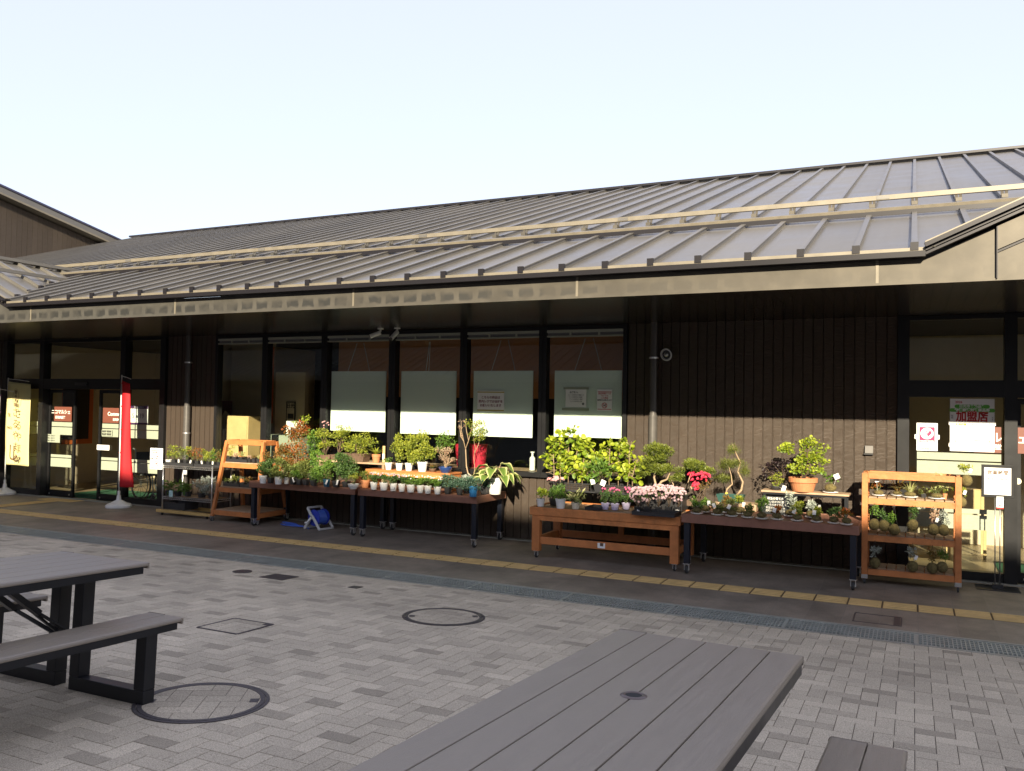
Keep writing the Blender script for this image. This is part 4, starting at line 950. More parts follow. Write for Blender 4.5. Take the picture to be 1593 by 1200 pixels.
# banners
def banner(label, x, y, h, w_, zb_, m, wave, rz=0.0, lean=0.0, txt=None):
    t = thing('banner_flag', label, 'banner', (x, y, 0), rz)
    b = B(); prof = []
    n = 32; rings = ((.21, 0, 1), (.215, .035, 1), (.19, .055, .6), (.13, .075, 0), (.09, .10, 0), (.04, .125, 0), (.03, .20, 0))
    vs = []
    for r, z, k in rings:
        for j in range(n):
            a = 2*math.pi*j/n; rr = r*(1+.16*k*(abs(math.cos(2*a))-.6)); vs.append((rr*math.cos(a), rr*math.sin(a), z))
    b.add(vs, [(i*n+j, i*n+(j+1) % n, (i+1)*n+(j+1) % n, (i+1)*n+j) for i in range(len(rings)-1) for j in range(n)]+[tuple(range((len(rings)-1)*n, len(rings)*n)), tuple(reversed(range(n)))])
    b.build('water_base', 'whitepl', t, smooth=False, bevel=.004)
    B().lathe([(.022, .19), (.022, .27), (.016, .275)], n=14).build('collar', 'whitepl', t)
    B().tube([(0, 0, .27), (lean*h*.5, 0, h*.5), (lean*h, 0, h)], .011, 10).build('pole', 'whitepl', t, smooth=True)
    ztop = h-.04
    B().tube([(lean*h, 0, ztop+.02), (lean*h+w_*.5, 0, ztop+.0), (lean*h+w_, 0, ztop-.03)], .006, 8).build('crossbar', 'whitepl', t)
    nx, nz = 14, 40; vs = []
    for i in range(nz+1):
        v = i/nz; z = ztop-.03-(ztop-.03-zb_)*v
        for j in range(nx+1):
            s_ = j/nx; vs.append(wave(s_, v, w_, lean*z, z))
    b = B(); b.add(vs, [(i*(nx+1)+j, i*(nx+1)+j+1, (i+1)*(nx+1)+j+1, (i+1)*(nx+1)+j) for i in range(nz) for j in range(nx)])
    o = b.build('cloth', m, t, smooth=True); sd = o.modifiers.new('thickness', 'SOLIDIFY'); sd.thickness = .0015
    b = B()
    for k in range(5): z = ztop-.1-(ztop-zb_-.25)*k/4; b.box(lean*z-.014, lean*z+.035, -.008, .008, z-.012, z+.012)
    b.box(lean*h-.01, lean*h+w_, -.007, .007, ztop-.034, ztop-.03)
    for k in range(4):
        z = ztop-.1-(ztop-zb_-.25)*(k+.0)/4; B().box(lean*z-.014, lean*z+.035, -.008, .008, z-.012, z+.012).build('loop', m, t)
    if txt: txt(t, ztop, zb_, w_)
    return t
def wy(s_, v, w_, xo, z): return (xo+.012+s_*w_*(1+.22*v), -.03*math.sin(s_*5+v*3)-.02*s_*v, z-.05*s_*(1-v))
def ytext(t, zt, zb_, w_):
    b = B(); x = w_*.56
    for k, ch in enumerate('さるやまゆ'): write(b, ch, .19, (x+.01*k, -.066, zt-.62-k*.215), bold=.001, sx=.9)
    write(b, 'し', .34, (x-.02, -.080, zb_+.22), bold=.001)
    for k, ch in enumerate('関谷本舗'): write(b, ch, .075, (x-.02, -.055, zt-.24-k*.075), bold=.001, mi=0)
    n = 30
    for rr in (.17, .145): b.add([(x-.02+q*math.cos(2*math.pi*j/n)*.55, -.056, zt-.34+q*math.sin(2*math.pi*j/n)) for q in (rr, rr-.006) for j in range(n)], [(j, (j+1) % n, n+(j+1) % n, n+j) for j in range(n)])
    write(b, '生', .07, (x-.21, -.050, zt-.66), bold=.001); write(b, 'ゆば', .06, (x-.20, -.050, zt-.90), bold=.001)
    b.build('lettering', 'inkbrown', t)
banner('yellow banner with brown brush lettering on a white pole at the far left', at_z(7, 769, 0).x, at_z(7, 769, 0).y, 2.20, .60, .56, 'yellow', wy, txt=ytext)
def wr(s_, v, w_, xo, z):
    fold = .22+.13*v
    x = fold*s_+.10*v*(1-.3*v)+.035*math.sin(v*4+s_*2)*s_; return (xo+.012+x, -.10*math.sin(s_*3.1)*(.5+v)-.05*s_, z-.08*s_*(1-v)-.02*s_*v)
banner('drooping red banner on a white pole between the left doors', -12.14, 10.10, 2.24, .22, .38, 'red', wr, lean=-.006)
def wp(s_, v, w_, xo, z): return (xo-.012-s_*w_, -.03*math.sin(s_*5+v*3), z)
banner('purple banner with white writing cut off by the left photo edge', -15.52, 10.20, 2.0, .42, .48, 'purple', wp, txt=lambda t, zt, zb_, w_: write(write(B(), '日光', .2, (-.2, -.04, 1.2), bold=.003), '名物', .2, (-.2, -.04, .8), bold=.003).build('lettering', 'inkwhite', t))

# hose reel
t = thing('hose_reel', 'blue garden hose reel with pale grey frame under the brown table', 'hose reel', (-7.74, 9.86, 0), R_(-8))
for y in (-.13, .13):
    s_ = y/abs(y)
    for a, c in (((-.15, 0, .02), (0, 0, .20)), ((.15, 0, .02), (0, 0, .20)), ((0, 0, .18), (-.10, 0, .31))): B().beam((a[0], y, a[2]), (c[0], y, c[2]), .022, .04, up=(1, 0, 0)).build('frame_arm', 'reelgrey', t, bevel=.006)
B().beam((-.10, -.13, .31), (-.10, .13, .31), .03, .03).build('handle', 'reelgrey', t, bevel=.008)
for x in (-.15, .15): B().beam((x, -.14, .02), (x, .14, .02), .03, .03).build('foot', 'reelgrey', t, bevel=.006)
mX = Matrix.Rotation(R_(90), 4, 'X')
B().lathe([(.115, -.1), (.118, -.092), (.07, -.085), (.07, .085), (.118, .092), (.115, .1)], (0, 0, .17), 28, mX).build('drum', 'blue', t)
b = B(); pts = []
for k in range(9*18+1): a = k*2*math.pi/18; pts.append((.092*math.cos(a), -.075+.15*k/(9*18), .17+.092*math.sin(a)))
b.tube(pts, .0085, 6); b.build('hose', 'hose', t, smooth=True)
B().tube([(0, -.14, .17), (.0, -.17, .17), (-.05, -.175, .11), (-.05, -.22, .11)], .014, 8).build('crank', 'whitepl', t, smooth=True)
b = B(); pts = []
for q in ((0, 0), (-.1, .06), (-.3, .12), (-.5, .10), (-.62, .04), (-.5, -.02), (-.3, .0), (-.15, .05), (-.35, .09), (-.55, .13), (-.66, .10), (-.5, .05), (-.2, .02)): pts.append((q[0]-.08, q[1]-.12, .012))
sm = []
for i in range(len(pts)-1):
    for k in range(6):
        s_ = k/6; p0_, p1_, p2_, p3_ = (Vector(pts[max(i-1, 0)]), Vector(pts[i]), Vector(pts[i+1]), Vector(pts[min(i+2, len(pts)-1)]))
        sm.append(.5*((2*p1_)+(-p0_+p2_)*s_+(2*p0_-5*p1_+4*p2_-p3_)*s_*s_+(-p0_+3*p1_-3*p2_+p3_)*s_**3))
for i, p in enumerate(sm): p.z = .011+.012*(i//24)
b.tube(sm, .0085, 6); b.build('loose_hose', 'hose', t, smooth=True)

# picnic tables
def picnic(label, cx, yb, rz_, b1, b2, umb=False):
    t = thing('picnic_table', label, 'picnic table', (cx, yb, gz(yb)), rz_, 'picnic tables', rx=-math.atan(SL))
    L = 1.85; zt = .71; hw = .375
    def board(name, xc, wd, n, z, hole=False):
        w_ = wd/n; par = None; b = B()
        for k in range(n):
            a = xc-wd/2+k*w_+.0022; c = a+w_-.0044
            if k == 0 or k == n-1:   # rounded outer edge
                s_ = -1 if k == 0 else 1; e0 = a if s_ < 0 else c; i_ = c if s_ < 0 else a
                prof = [(i_, z-.022), (i_, z), (e0-s_*.012, z), (e0-s_*.004, z-.004), (e0, z-.012), (e0, z-.022)]
                b.add([(x, -L, zz) for x, zz in prof]+[(x, 0, zz) for x, zz in prof], [tuple(range(6)) if s_ < 0 else tuple(reversed(range(6))), tuple(reversed(range(6, 12))) if s_ < 0 else tuple(range(6, 12))]+[(j, (j+1) % 6, 6+(j+1) % 6, 6+j) for j in range(6)])
            else: b.box(a, c, -L, 0, z-.022, z)
        # rounded end lips
        b.box(xc-wd/2+.003, xc+wd/2-.003, -.0015, .012, z-.036, z-.0025); b.box(xc-wd/2+.003, xc+wd/2-.003, -L-.012, -L+.0015, z-.036, z-.0025)
        o = b.build(name, 'picnic', t, bevel=.003); return o
    board('tabletop', 0, 2*hw, 6, zt)
    board('bench', b1, .27, 2, .43); board('bench', b2, .27, 2, .43)
    B().box(-hw+.004, -hw+.03, -L+.03, -.03, zt-.062, zt-.023).build('top_rail', 'black', t); B().box(hw-.03, hw-.004, -L+.03, -.03, zt-.062, zt-.023).build('top_rail', 'black', t)
    for bx in (b1, b2):
        for s_ in (-1, 1): B().box(bx+s_*.118-.012, bx+s_*.118+.012, -L+.03, -.03, .37, .407).build('bench_rail', 'black', t)
    for y in (-.185, -L+.185):
        for s_, bx in ((1, b1), (-1, b2)):
            xi, xo = s_*.095+.0, bx+s_*.075
            B().box(xi-.038, xi+.038, y-.038, y+.038, .075, zt-.024).build('inner_leg', 'black', t, bevel=.003)
            B().box(xo-.038, xo+.038, y-.038, y+.038, .075, .368).build('outer_leg', 'black', t, bevel=.003)
            B().box(min(xi, xo)-.038, max(xi, xo)+.038, y-.038, y+.038, 0, .074).build('foot_bar', 'black', t, bevel=.003)
    for s_ in (-1, 1):
        for y0_, y1_ in ((-.22, -.72), (-L+.22, -L+.72)):
            q = B(); q.beam((s_*.10, y0_, .30), (s_*.10, (y0_+y1_)/2, .47), .012, .03, up=(1, 0, 0)); q.beam((s_*.10, (y0_+y1_)/2, .47), (s_*.10, y1_, zt-.04), .03, .045, up=(1, 0, 0)); q.beam((s_*.02, y0_, .27), (s_*.08, (y0_+y1_)/2, .46), .012, .02, up=(1, 0, 0)); q.build('brace', 'black', t)
    if umb:
        q = B(); n = 36; r0, r1 = .026, .042; yc = -.86
        vs = []
        for r, z in ((r0, zt-.02), (r0, zt+.003), (r0+.006, zt+.005), (r1-.006, zt+.004), (r1, zt+.0005)): vs += [(r*math.cos(2*math.pi*j/n), yc+r*math.sin(2*math.pi*j/n), z) for j in range(n)]
        q.add(vs, [(i*n+j, i*n+(j+1) % n, (i+1)*n+(j+1) % n, (i+1)*n+j) for i in range(4) for j in range(n)]); q.build('umbrella_ring', mat('ring_brown', (.13, .10, .09), .35, .5), t, smooth=True)
        q = B(); q.lathe([(.026, zt+.0006), (.026, zt+.0012)], (0, yc, 0), n); q.build('umbrella_hole', 'pit', t)
    return t
picnic('brown plank picnic table with black loop legs at the left photo edge', -4.35, 3.49, R_(.6), .525, -.60)
picnic('brown plank picnic table with umbrella hole in the centre foreground', -.745, 3.385, R_(-2.4), .60, -.60, umb=True)

# things inside the shop windows
t = thing('storage_cabinet', 'pale wood cabinet standing inside the leftmost shop window', 'cabinet', (-10.25, 11.05, 0))
b = B(); b.box(-.22, .27, -.25, .25, .6, 1.58); b.build('carcass', 'wood_lt', t, bevel=.004)
for z in (1.09, .72): B().box(-.20, .25, -.262, -.251, z, z+.44 if z > 1 else z+.35).build('drawer_front', 'wood_lt', t, bevel=.004)
t = thing('storage_box', 'cream box left of the pale wood cabinet inside the window', 'box', (-10.68, 11.0, .6))
B().box(-.16, .16, -.2, .2, 0, .75).build('carton', 'cream', t, bevel=.004); B().beam((-.1, 0, .76), (.08, 0, 1.0), .03, .2).build('open_flap', 'cream', t)
t = thing('till_monitor', 'small white screen facing out behind the window left of the plants', 'screen', (at_y(457, 690, 11.0).x, 11.0, 1.2))
p = at_y(446, 655, 11); q = at_y(470, 678, 11); B().box(p.x-t.location.x, q.x-t.location.x, -.01, .01, q.z-1.2, p.z-1.2).build('screen', 'white', t, bevel=.003); B().box(-.05, .05, -.02, .03, -.1, .2).build('stand', 'plastic_black', t)
p = at_y(414, 676, 11); q = at_y(472, 700, 11); tag(B().box(p.x, q.x, 10.9, 11.3, q.z-.3, p.z).build('till_counter', 'frost'), 'grey green counter box below the white screen in the window', 'counter')
for k, (xa_, xb_) in enumerate(((703, 731), (728, 752))):
    p = at_y(xa_, 693, 10.95); q = at_y(xb_, 727, 10.95); b = B(); b.lathe([(.10, 0), (.13, .33), (.14, .34), (.125, .34)], ((p.x+q.x)/2+.02, 11.0, .92), 20)
    tag(b.build('red_bin', 'redbin'), ('left red plastic tub inside the window behind the plants', 'right red plastic tub inside the window behind the tall bonsai')[k], 'tub')
b = B(); p = at_y(828, 725, 10.8); b.lathe([(.04, 0), (.04, .17), (.015, .20), (.015, .24), (.03, .245), (.03, .26)], (p.x, 10.8, .93), 16); tag(b.build('pump_bottle', 'whitepl', None, smooth=False), 'white pump bottle on the sill inside the fifth window', 'bottle')
b = B(); b.box(-9.3, -2.2, 10.65, 11.3, .86, .92); tag(b.build('window_counter', 'plank'), 'long counter running inside the shop windows', 'counter')
for (x_, y_, w2, h2, lab) in ((452, 641, .20, .36, 'framed black and white poster on the cream wall inside the shop'), (352, 641, .25, .4, 'reddish poster behind the leftmost window')):
    p = at_y(x_, y_, 11.64 if x_ > 400 else 11.73); b = B(); b.box(p.x-w2/2, p.x+w2/2, p.y, p.y+.01, p.z-h2/2, p.z+h2/2, mi=0); b.box(p.x-w2/2+.02, p.x+w2/2-.02, p.y-.002, p.y, p.z-h2/2+.02, p.z+h2/2-.02, mi=1); b.box(p.x-.06, p.x+.07, p.y-.004, p.y-.002, p.z-h2/2+.06, p.z-.03, mi=0)
    write(b, '日光', .09, (p.x, p.y-.004, p.z+h2*.28), mi=0, bold=.002)
    tag(b.build('wall_poster', ['ink', 'cream'] if x_ > 400 else ['inkmar', 'film']), lab, 'poster')
# wheelchair
g_ = at_y(234, 765, 11.1); t = thing('wheelchair', 'folding wheelchair parked inside the left glass door', 'wheelchair', (g_.x, 11.15, .015), R_(12))
def ring(b, c, R, r, n=28, ax='X'):
    pts = [(c[0], c[1]+R*math.cos(2*math.pi*k/n), c[2]+R*math.sin(2*math.pi*k/n)) for k in range(n+1)]; b.tube(pts, r, 6, cap=False)
rzz = Matrix.Rotation(R_(80), 4, 'Z')
for sx in (-.24, .24):
    b = B(); ring(b, (sx, 0, .30), .29, .016); ring(b, (sx*1.12, 0, .30), .25, .008)
    for k in range(12): a = k*math.pi/6; b.tube([(sx, 0, .30), (sx, .28*math.cos(a), .30+.28*math.sin(a))], .003, 4)
    o = b.build('large_wheel', 'rubber', t); o.rotation_euler = (0, 0, R_(70))
    b = B(); b.tube([(sx*.9, -.1, .45), (sx*.9, .2, .45), (sx*.9, .22, .9), (sx*.9, .30, .92)], .012, 8); b.tube([(sx*.9, -.35, .1), (sx*.9, -.30, .45), (sx*.9, -.1, .45)], .012, 8); b.tube([(sx*.9, -.25, .65), (sx*.9, .2, .65)], .014, 8)
    o = b.build('frame_tube', 'alu', t); o.rotation_euler = (0, 0, R_(70))
    b = B(); b.lathe([(.01, -.012), (.07, -.01), (.07, .01), (.01, .012)], (sx*.9, -.33, .075), 14, Matrix.Rotation(R_(90), 4, 'Y')); o = b.build('front_wheel', 'rubber', t); o.rotation_euler = (0, 0, R_(70))
o = B().box(-.21, .21, -.2, .2, .44, .47).build('seat', 'plastic_black', t, bevel=.01); o.rotation_euler = (0, 0, R_(70))
o = B().box(-.21, .21, .19, .215, .5, .86).build('backrest', 'plastic_black', t, bevel=.01); o.rotation_euler = (0, 0, R_(70))
# no-dogs sheet hung on the wire shelf
o = nodog(at_y(234, 697, 9.78), at_y(252.5, 731, 9.78), 9.78, None, 'hanging_notice'); tag(o, 'white no dogs notice hung at the left end of the wire shelf', 'notice')
# chairs inside right entrance
t = thing('shop_chair', 'pale wooden chair seen through the right door glass', 'chair', (.62, 12.4, .004))
for sx in (-.2, .2):
    for sy in (-.2, .2): B().box(sx-.018, sx+.018, sy-.018, sy+.018, 0, .42 if sy < 0 else .85).build('leg', 'wood_lt', t)
B().box(-.23, .23, -.23, .23, .42, .46).build('seat', 'wood_lt', t, bevel=.01); B().box(-.18, .18, .185, .215, .55, .84).build('backrest', 'wood_lt', t, bevel=.005)
t = thing('wooden_stake', 'short pale wooden stake standing at the right end of the weathered plank', 'stake', (at_y(597, 718, 10.05).x, 10.05, .985))
B().box(-.018, .018, -.01, .01, .006, .24).build('stake_body', 'wood_lt', t, bevel=.003); B().box(-.016, .016, -.013, -.0105, .05, .13).build('paper_label', 'white', t)
# ================================================================ PLANTS
rp = random.Random(21)
def mpp(loc): return (Vector(loc)-Vector((0, 0, CH))).dot(_f)/CF
def leafmesh(blobs, n, L, Wd, seed, up=.25, out=.6, kind='oval', tone=None, shell=.55, droop=0.0):
    rs = np.random.RandomState(seed); b = B()
    vol = np.array([q[3]*q[4]*q[5] for q in blobs])**.7; pick = rs.choice(len(blobs), n, p=vol/vol.sum())
    for k in range(n):
        cx, cy, cz, rx, ry, rz_ = blobs[pick[k]]
        d = rs.normal(size=3); d /= np.linalg.norm(d)+1e-9; r = shell+(1-shell)*rs.rand()**.7 if rs.rand() < .8 else rs.rand()
        r *= 1+.14*rs.normal()
        p = Vector((cx+d[0]*rx*r, cy+d[1]*ry*r, cz+d[2]*rz_*r))
        a = Vector((d[0], d[1], d[2]))*out+Vector(rs.normal(size=3))*.55+Vector((0, 0, up-droop)); a.normalize()
        nrm = Vector((0, -.25, 1))*.7+Vector(rs.normal(size=3))*.55
        s = a.cross(nrm)
        if s.length < 1e-3: continue
        s.normalize(); nn = s.cross(a)
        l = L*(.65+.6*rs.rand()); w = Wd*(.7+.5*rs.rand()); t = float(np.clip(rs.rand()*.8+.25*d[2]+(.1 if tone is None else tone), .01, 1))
        if kind == 'oval': b.add([p, p+a*l*.45+s*w*.5-nn*w*.12, p+a*l-nn*l*.12, p+a*l*.45-s*w*.5-nn*w*.12, p+a*l*.5+nn*w*.06], [(0, 1, 4), (1, 2, 4), (2, 3, 4), (3, 0, 4)], t)
        elif kind == 'needle': b.add([p-s*w*.5, p+s*w*.5, p+a*l], [(0, 1, 2)], t)
        elif kind == 'round':
            q = [p+a*l*(.5-.5*math.cos(j*math.pi/3))+s*w*.5*math.sin(j*math.pi/3) for j in range(6)]
            b.add(q+[p+a*l*.5-nn*w*.12], [(j, (j+1) % 6, 6) for j in range(6)], t)
        elif kind == 'palm':   # maple-like, five lobes
            c = p+a*l*.3
            for th in (-1.25, -.62, 0, .62, 1.25):
                dd = a*math.cos(th)+s*math.sin(th); ss = dd.cross(nn).normalized(); ll = l*(.75-.18*abs(th)*.6)
                b.add([c-ss*w*.10, c+dd*ll*.4-ss*w*.16-nn*w*.03, c+dd*ll-nn*ll*.12, c+dd*ll*.4+ss*w*.16-nn*w*.03, ], [(0, 1, 2, 3)], t)
    return b
def blades(n, L, Wd, seed, spread=.8, base=(0, 0, 0), r0=.015, arch=.9, tw=None, seg=5):
    rs = np.random.RandomState(seed); b = B()
    for k in range(n):
        th = rs.rand()*6.283; l = L*(.6+.5*rs.rand()); o = Vector((math.cos(th), math.sin(th), 0)); s = Vector((-math.sin(th), math.cos(th), 0))
        e = spread*(.3+.9*rs.rand()); vs = []; t = float(rs.rand())*.8+.1; ts = []
        for i in range(seg+1):
            u_ = i/seg; p = Vector(base)+o*(r0+l*e*u_*(.5+.5*u_))+Vector((0, 0, l*(u_-arch*.55*e*u_*u_*1.3)))
            w = Wd*(math.sin(math.pi*min(1, .15+u_*.85))**.6 if i < seg else .05)
            vs += [p-s*w*.5, p-Vector((0, 0, w*.18)), p+s*w*.5]; ts += ([min(1, t+.5), t*.5, min(1, t+.5)] if tw else [t]*3)
        b.add(vs, [f for i in range(seg) for f in ((i*3, i*3+1, i*3+4, i*3+3), (i*3+1, i*3+2, i*3+5, i*3+4))], ts)
    return b
def pot_mesh(kind, r, h):
    b = B()
    if kind == 'pot': b.lathe([(r*.70, 0), (r*.72, h*.02), (r*.93, h*.80), (r, h*.82), (r*1.02, h), (r*.90, h), (r*.86, h*.86)], n=22)
    elif kind == 'bowl': b.lathe([(r*.55, 0), (r*.62, h*.1), (r*.92, h*.6), (r*.98, h*.85), (r*1.04, h*.92), (r*1.02, h), (r*.90, h), (r*.86, h*.8)], n=26)
    elif kind == 'clay': b.lathe([(r*.66, 0), (r*.70, h*.03), (r*.90, h*.66), (r*.99, h*.68), (r*1.0, h*.98), (r*.97, h), (r*.86, h), (r*.82, h*.85)], n=26)
    elif kind == 'square':
        q = [(r*.72, 0), (r*.98, h*.9), (r, h), (r*.86, h), (r*.82, h*.85)]
        b.lathe([(x*1.25, z) for x, z in q], n=4, M4=Matrix.Rotation(R_(45), 4, 'Z'))
    elif kind == 'trough':
        w, d = r, r*.45
        b.add([(-w*.82, -d*.8, 0), (w*.82, -d*.8, 0), (w*.82, d*.8, 0), (-w*.82, d*.8, 0), (-w, -d, h), (w, -d, h), (w, d, h), (-w, d, h), (-w*.9, -d*.85, h), (w*.9, -d*.85, h), (w*.9, d*.85, h), (-w*.9, d*.85, h), (-w*.9, -d*.85, h*.85), (w*.9, -d*.85, h*.85), (w*.9, d*.85, h*.85), (-w*.9, d*.85, h*.85)],
              [(3, 2, 1, 0)]+[(i, (i+1) % 4, 4+(i+1) % 4, 4+i) for i in range(4)]+[(4+i, 4+(i+1) % 4, 8+(i+1) % 4, 8+i) for i in range(4)]+[(8+i, 8+(i+1) % 4, 12+(i+1) % 4, 12+i) for i in range(4)]+[(12, 13, 14, 15)])
    return b
def make_pot(t, kind, m, r, h):
    o = pot_mesh(kind, r, h).build('pot', m, t, smooth=False)
    if kind != 'trough': B().lathe([(r*.84, h*.84), (r*.84, h*.87)], n=18).build('soil', 'soil', t)
    else: B().box(-r*.88, r*.88, -r*.37, r*.37, h*.82, h*.88).build('soil', 'soil', t)
def stems(t, tips, base, m='stem', r=.004, wob=.12, sd=1):
    rs = random.Random(sd); b = B()
    for tip in tips:
        a, c = Vector(base), Vector(tip); a = a+Vector((rs.uniform(-.01, .01), rs.uniform(-.01, .01), 0)); L = (c-a).length
        m1 = a.lerp(c, .35)+Vector((rs.uniform(-1, 1), rs.uniform(-1, 1), .3))*L*wob; m2 = a.lerp(c, .7)+Vector((rs.uniform(-1, 1), rs.uniform(-1, 1), .2))*L*wob
        b.tube([a, m1, m2, c], [r, r*.8, r*.6, r*.35], 6)
    return b.build('stem', m, t, smooth=True)
def blobset(fx, k, s, seed, ry=.85):
    # foliage boxes given as offsets: (dx, dz, rx, rz) in pixels of the photo, k = metres per pixel
    rs = random.Random(seed); out = []
    for dx, dz, rx, rz_ in fx:
        X, Z, RX, RZ = dx*k, dz*k, rx*k, rz_*k
        m = s
        if m <= 1: out.append((X, 0, Z, RX, RX*ry, RZ)); continue
        for i in range(m):
            a = rs.uniform(0, 6.28); q = rs.uniform(.15, .75); c = rs.uniform(-.75, .75)
            out.append((X+RX*q*math.cos(a), RX*ry*q*math.sin(a), Z+RZ*c, RX*rs.uniform(.28, .5), RX*rs.uniform(.28, .5)*ry, RZ*rs.uniform(.22, .42)))
    return out
pseed = [100]
def plant(label, px, py, z, pot=('pot', 'whitepl', 13, 12), fx=((0, 20, 12, 9),), m='f_green', n=120, L=.03, Wd=.018, kind='oval', s=6, stem='stem', sr=.003, flowers=None, tagc=None, group=None, cat='potted plant', name='potted_plant', Y=None, up=.25, out=.6, blade=None, shell=.5, dy=0):
    loc = at_z(px, py, z) if Y is None else at_y(px, py, Y)
    if Y is None and z < .7 and loc.y > 10.30: q_ = at_y(px, py, 10.30); loc = Vector((q_.x, 10.30, z))
    if Y is not None: loc.z = z
    loc.y += dy
    t = thing(name, label, cat, loc, rp.uniform(-.1, .1), group); k = mpp(loc); pseed[0] += 7; sd = pseed[0]
    pk, pm, pw, ph = pot; r, h = pw*k/2*.98, ph*k
    if pk == 'moss':
        rs = np.random.RandomState(sd); b = B(); nn = 14; ring_ = 9; vs = []
        for i in range(ring_+1):
            ph_ = math.pi*i/ring_
            for j in range(nn): q = 1+.07*rs.normal(); vs.append((r*q*math.sin(ph_)*math.cos(6.283*j/nn), r*q*math.sin(ph_)*math.sin(6.283*j/nn), .012+h*.5*(1-math.cos(ph_))*.97))
        b.add(vs, [(i*nn+j, i*nn+(j+1) % nn, (i+1)*nn+(j+1) % nn, (i+1)*nn+j) for i in range(ring_) for j in range(nn)]); b.build('moss_ball', 'moss', t, smooth=True)
        B().lathe([(r*.7, 0), (r*1.2, .008), (r*1.35, .016), (r*1.3, .018), (r*1.1, .011)], n=20).build('saucer', 'whitepl', t, smooth=True)
    else: make_pot(t, pk, pm, r, h)
    bl = blobset(fx, k, s, sd)
    if blade: 
        b = blades(blade[0], blade[1], blade[2], sd, base=(0, 0, h*.85), spread=blade[3] if len(blade) > 3 else .8, tw=True); b.build('foliage', m, t, smooth=True)
    else: leafmesh(bl, n, L, Wd, sd, kind=kind, up=up, out=out, shell=shell).build('foliage', m, t)
    if stem: stems(t, [(q[0], q[1], q[2]) for q in bl[:7]], (0, 0, h*.8), stem, sr, sd=sd)
    if flowers:
        fm, fn, fs, ff = flowers; fb = blobset(ff, k, 1, sd+1); rs = np.random.RandomState(sd+2); b = B()
        for i in range(fn):
            q = fb[rs.randint(len(fb))]; d = rs.normal(size=3); d /= np.linalg.norm(d); c = Vector((q[0]+d[0]*q[3]*.9, q[1]+d[1]*q[4]*.9, q[2]+abs(d[2])*q[5]*.9 if rs.rand() < .7 else q[2]+d[2]*q[5])); nrm = Vector((d[0]*.5, -.7+d[1]*.4, .6+d[2]*.3)).normalized()
            a1 = nrm.orthogonal().normalized(); a2 = nrm.cross(a1)
            for lay, (np_, rr, lift) in enumerate(((6, 1, .25), (5, .62, .55))):
                for j in range(np_):
                    th = j*6.283/np_+lay*.5+rs.rand()*.3; dd = a1*math.cos(th)+a2*math.sin(th); ss = nrm.cross(dd); R1 = fs*rr
                    b.add([c, c+dd*R1*.6-ss*R1*.32+nrm*R1*lift*.4, c+dd*R1+nrm*R1*lift, c+dd*R1*.6+ss*R1*.32+nrm*R1*lift*.4], [(0, 1, 2, 3)], float(rs.rand())*.9+.05)
        b.build('flowers', fm, t)
    if tagc:
        for (dx, dz, w_, h_) in tagc:
            x, zz = dx*k, dz*k; a = rp.uniform(-.5, .5); mm = Matrix.Translation((x, -r-.012, zz)) @ Matrix.Rotation(a, 4, 'Y'); B().box(-w_*k/2, w_*k/2, -.0006, .0006, -h_*k/2, h_*k/2, mm).build('price_tag', 'whitepl', t)
            B().tube([(x, -r-.011, zz), (x*.5, -r*.5, h*.8)], .0012, 4).build('tag_stick', 'whitepl', t)
    return t
BLK = lambda w=10, h=9: ('square', 'plastic_black', w, h)
WHT = lambda w=13, h=12: ('pot', 'whitepl', w, h)
TRAY = 'black plastic nursery trays'
def tray(label, pxa, pxb, py, z, d=.26, h=.045, mesh=False, m='plastic_black', Y=None, name='plant_tray'):
    a = at_z(pxa, py, z) if Y is None else at_y(pxa, py, Y); c = at_z(pxb, py, z) if Y is None else at_y(pxb, py, Y); y0_ = a.y if Y is None else Y; xa, xb = a.x, c.x
    t = thing(name, label, 'plant tray' if not mesh else 'crate', ((xa+xb)/2, y0_+d/2, z), 0); hx, hy = (xb-xa)/2, d/2
    b = B(); b.box(-hx+.01, hx-.01, -hy+.01, hy-.01, .001, .004)
    if mesh:
        nb = 12; e = .006
        for sy in (-1, 1):
            for q in range(nb+1): x = -hx+2*hx*q/nb; b.box(x-.003, x+.003, sy*hy-.003, sy*hy+.003, 0, h)
            for q in range(4): b.box(-hx, hx, sy*hy-.0025, sy*hy+.0025, h*q/3.2-.003+.003, h*q/3.2+.005)
        for sx in (-1, 1):
            for q in range(7): y = -hy+2*hy*q/6; b.box(sx*hx-.003, sx*hx+.003, y-.003, y+.003, 0, h)
            for q in range(4): b.box(sx*hx-.0025, sx*hx+.0025, -hy, hy, h*q/3.2, h*q/3.2+.005)
        b.box(-hx-.006, hx+.006, -hy-.006, -hy+.004, h-.004, h+.006); b.box(-hx-.006, hx+.006, hy-.004, hy+.006, h-.004, h+.006); b.box(-hx-.006, -hx+.004, -hy+.004, hy-.004, h-.004, h+.006); b.box(hx-.004, hx+.006, -hy+.004, hy-.004, h-.004, h+.006)
        b.build('crate_body', m, t); B().box(-hx+.012, hx-.012, -hy+.012, hy-.012, .005, h-.02).build('soil', 'soil', t)
    else:
        for sy in (-1, 1): b.box(-hx, hx, sy*hy-.003, sy*hy+.003, 0, h); b.box(-hx-.006, hx+.006, sy*(hy+.004)-.005, sy*(hy+.004)+.005, h-.004, h)
        for sx in (-1, 1): b.box(sx*hx-.003, sx*hx+.003, -hy, hy, 0, h)
        b.build('tray_body', m, t)
    return t
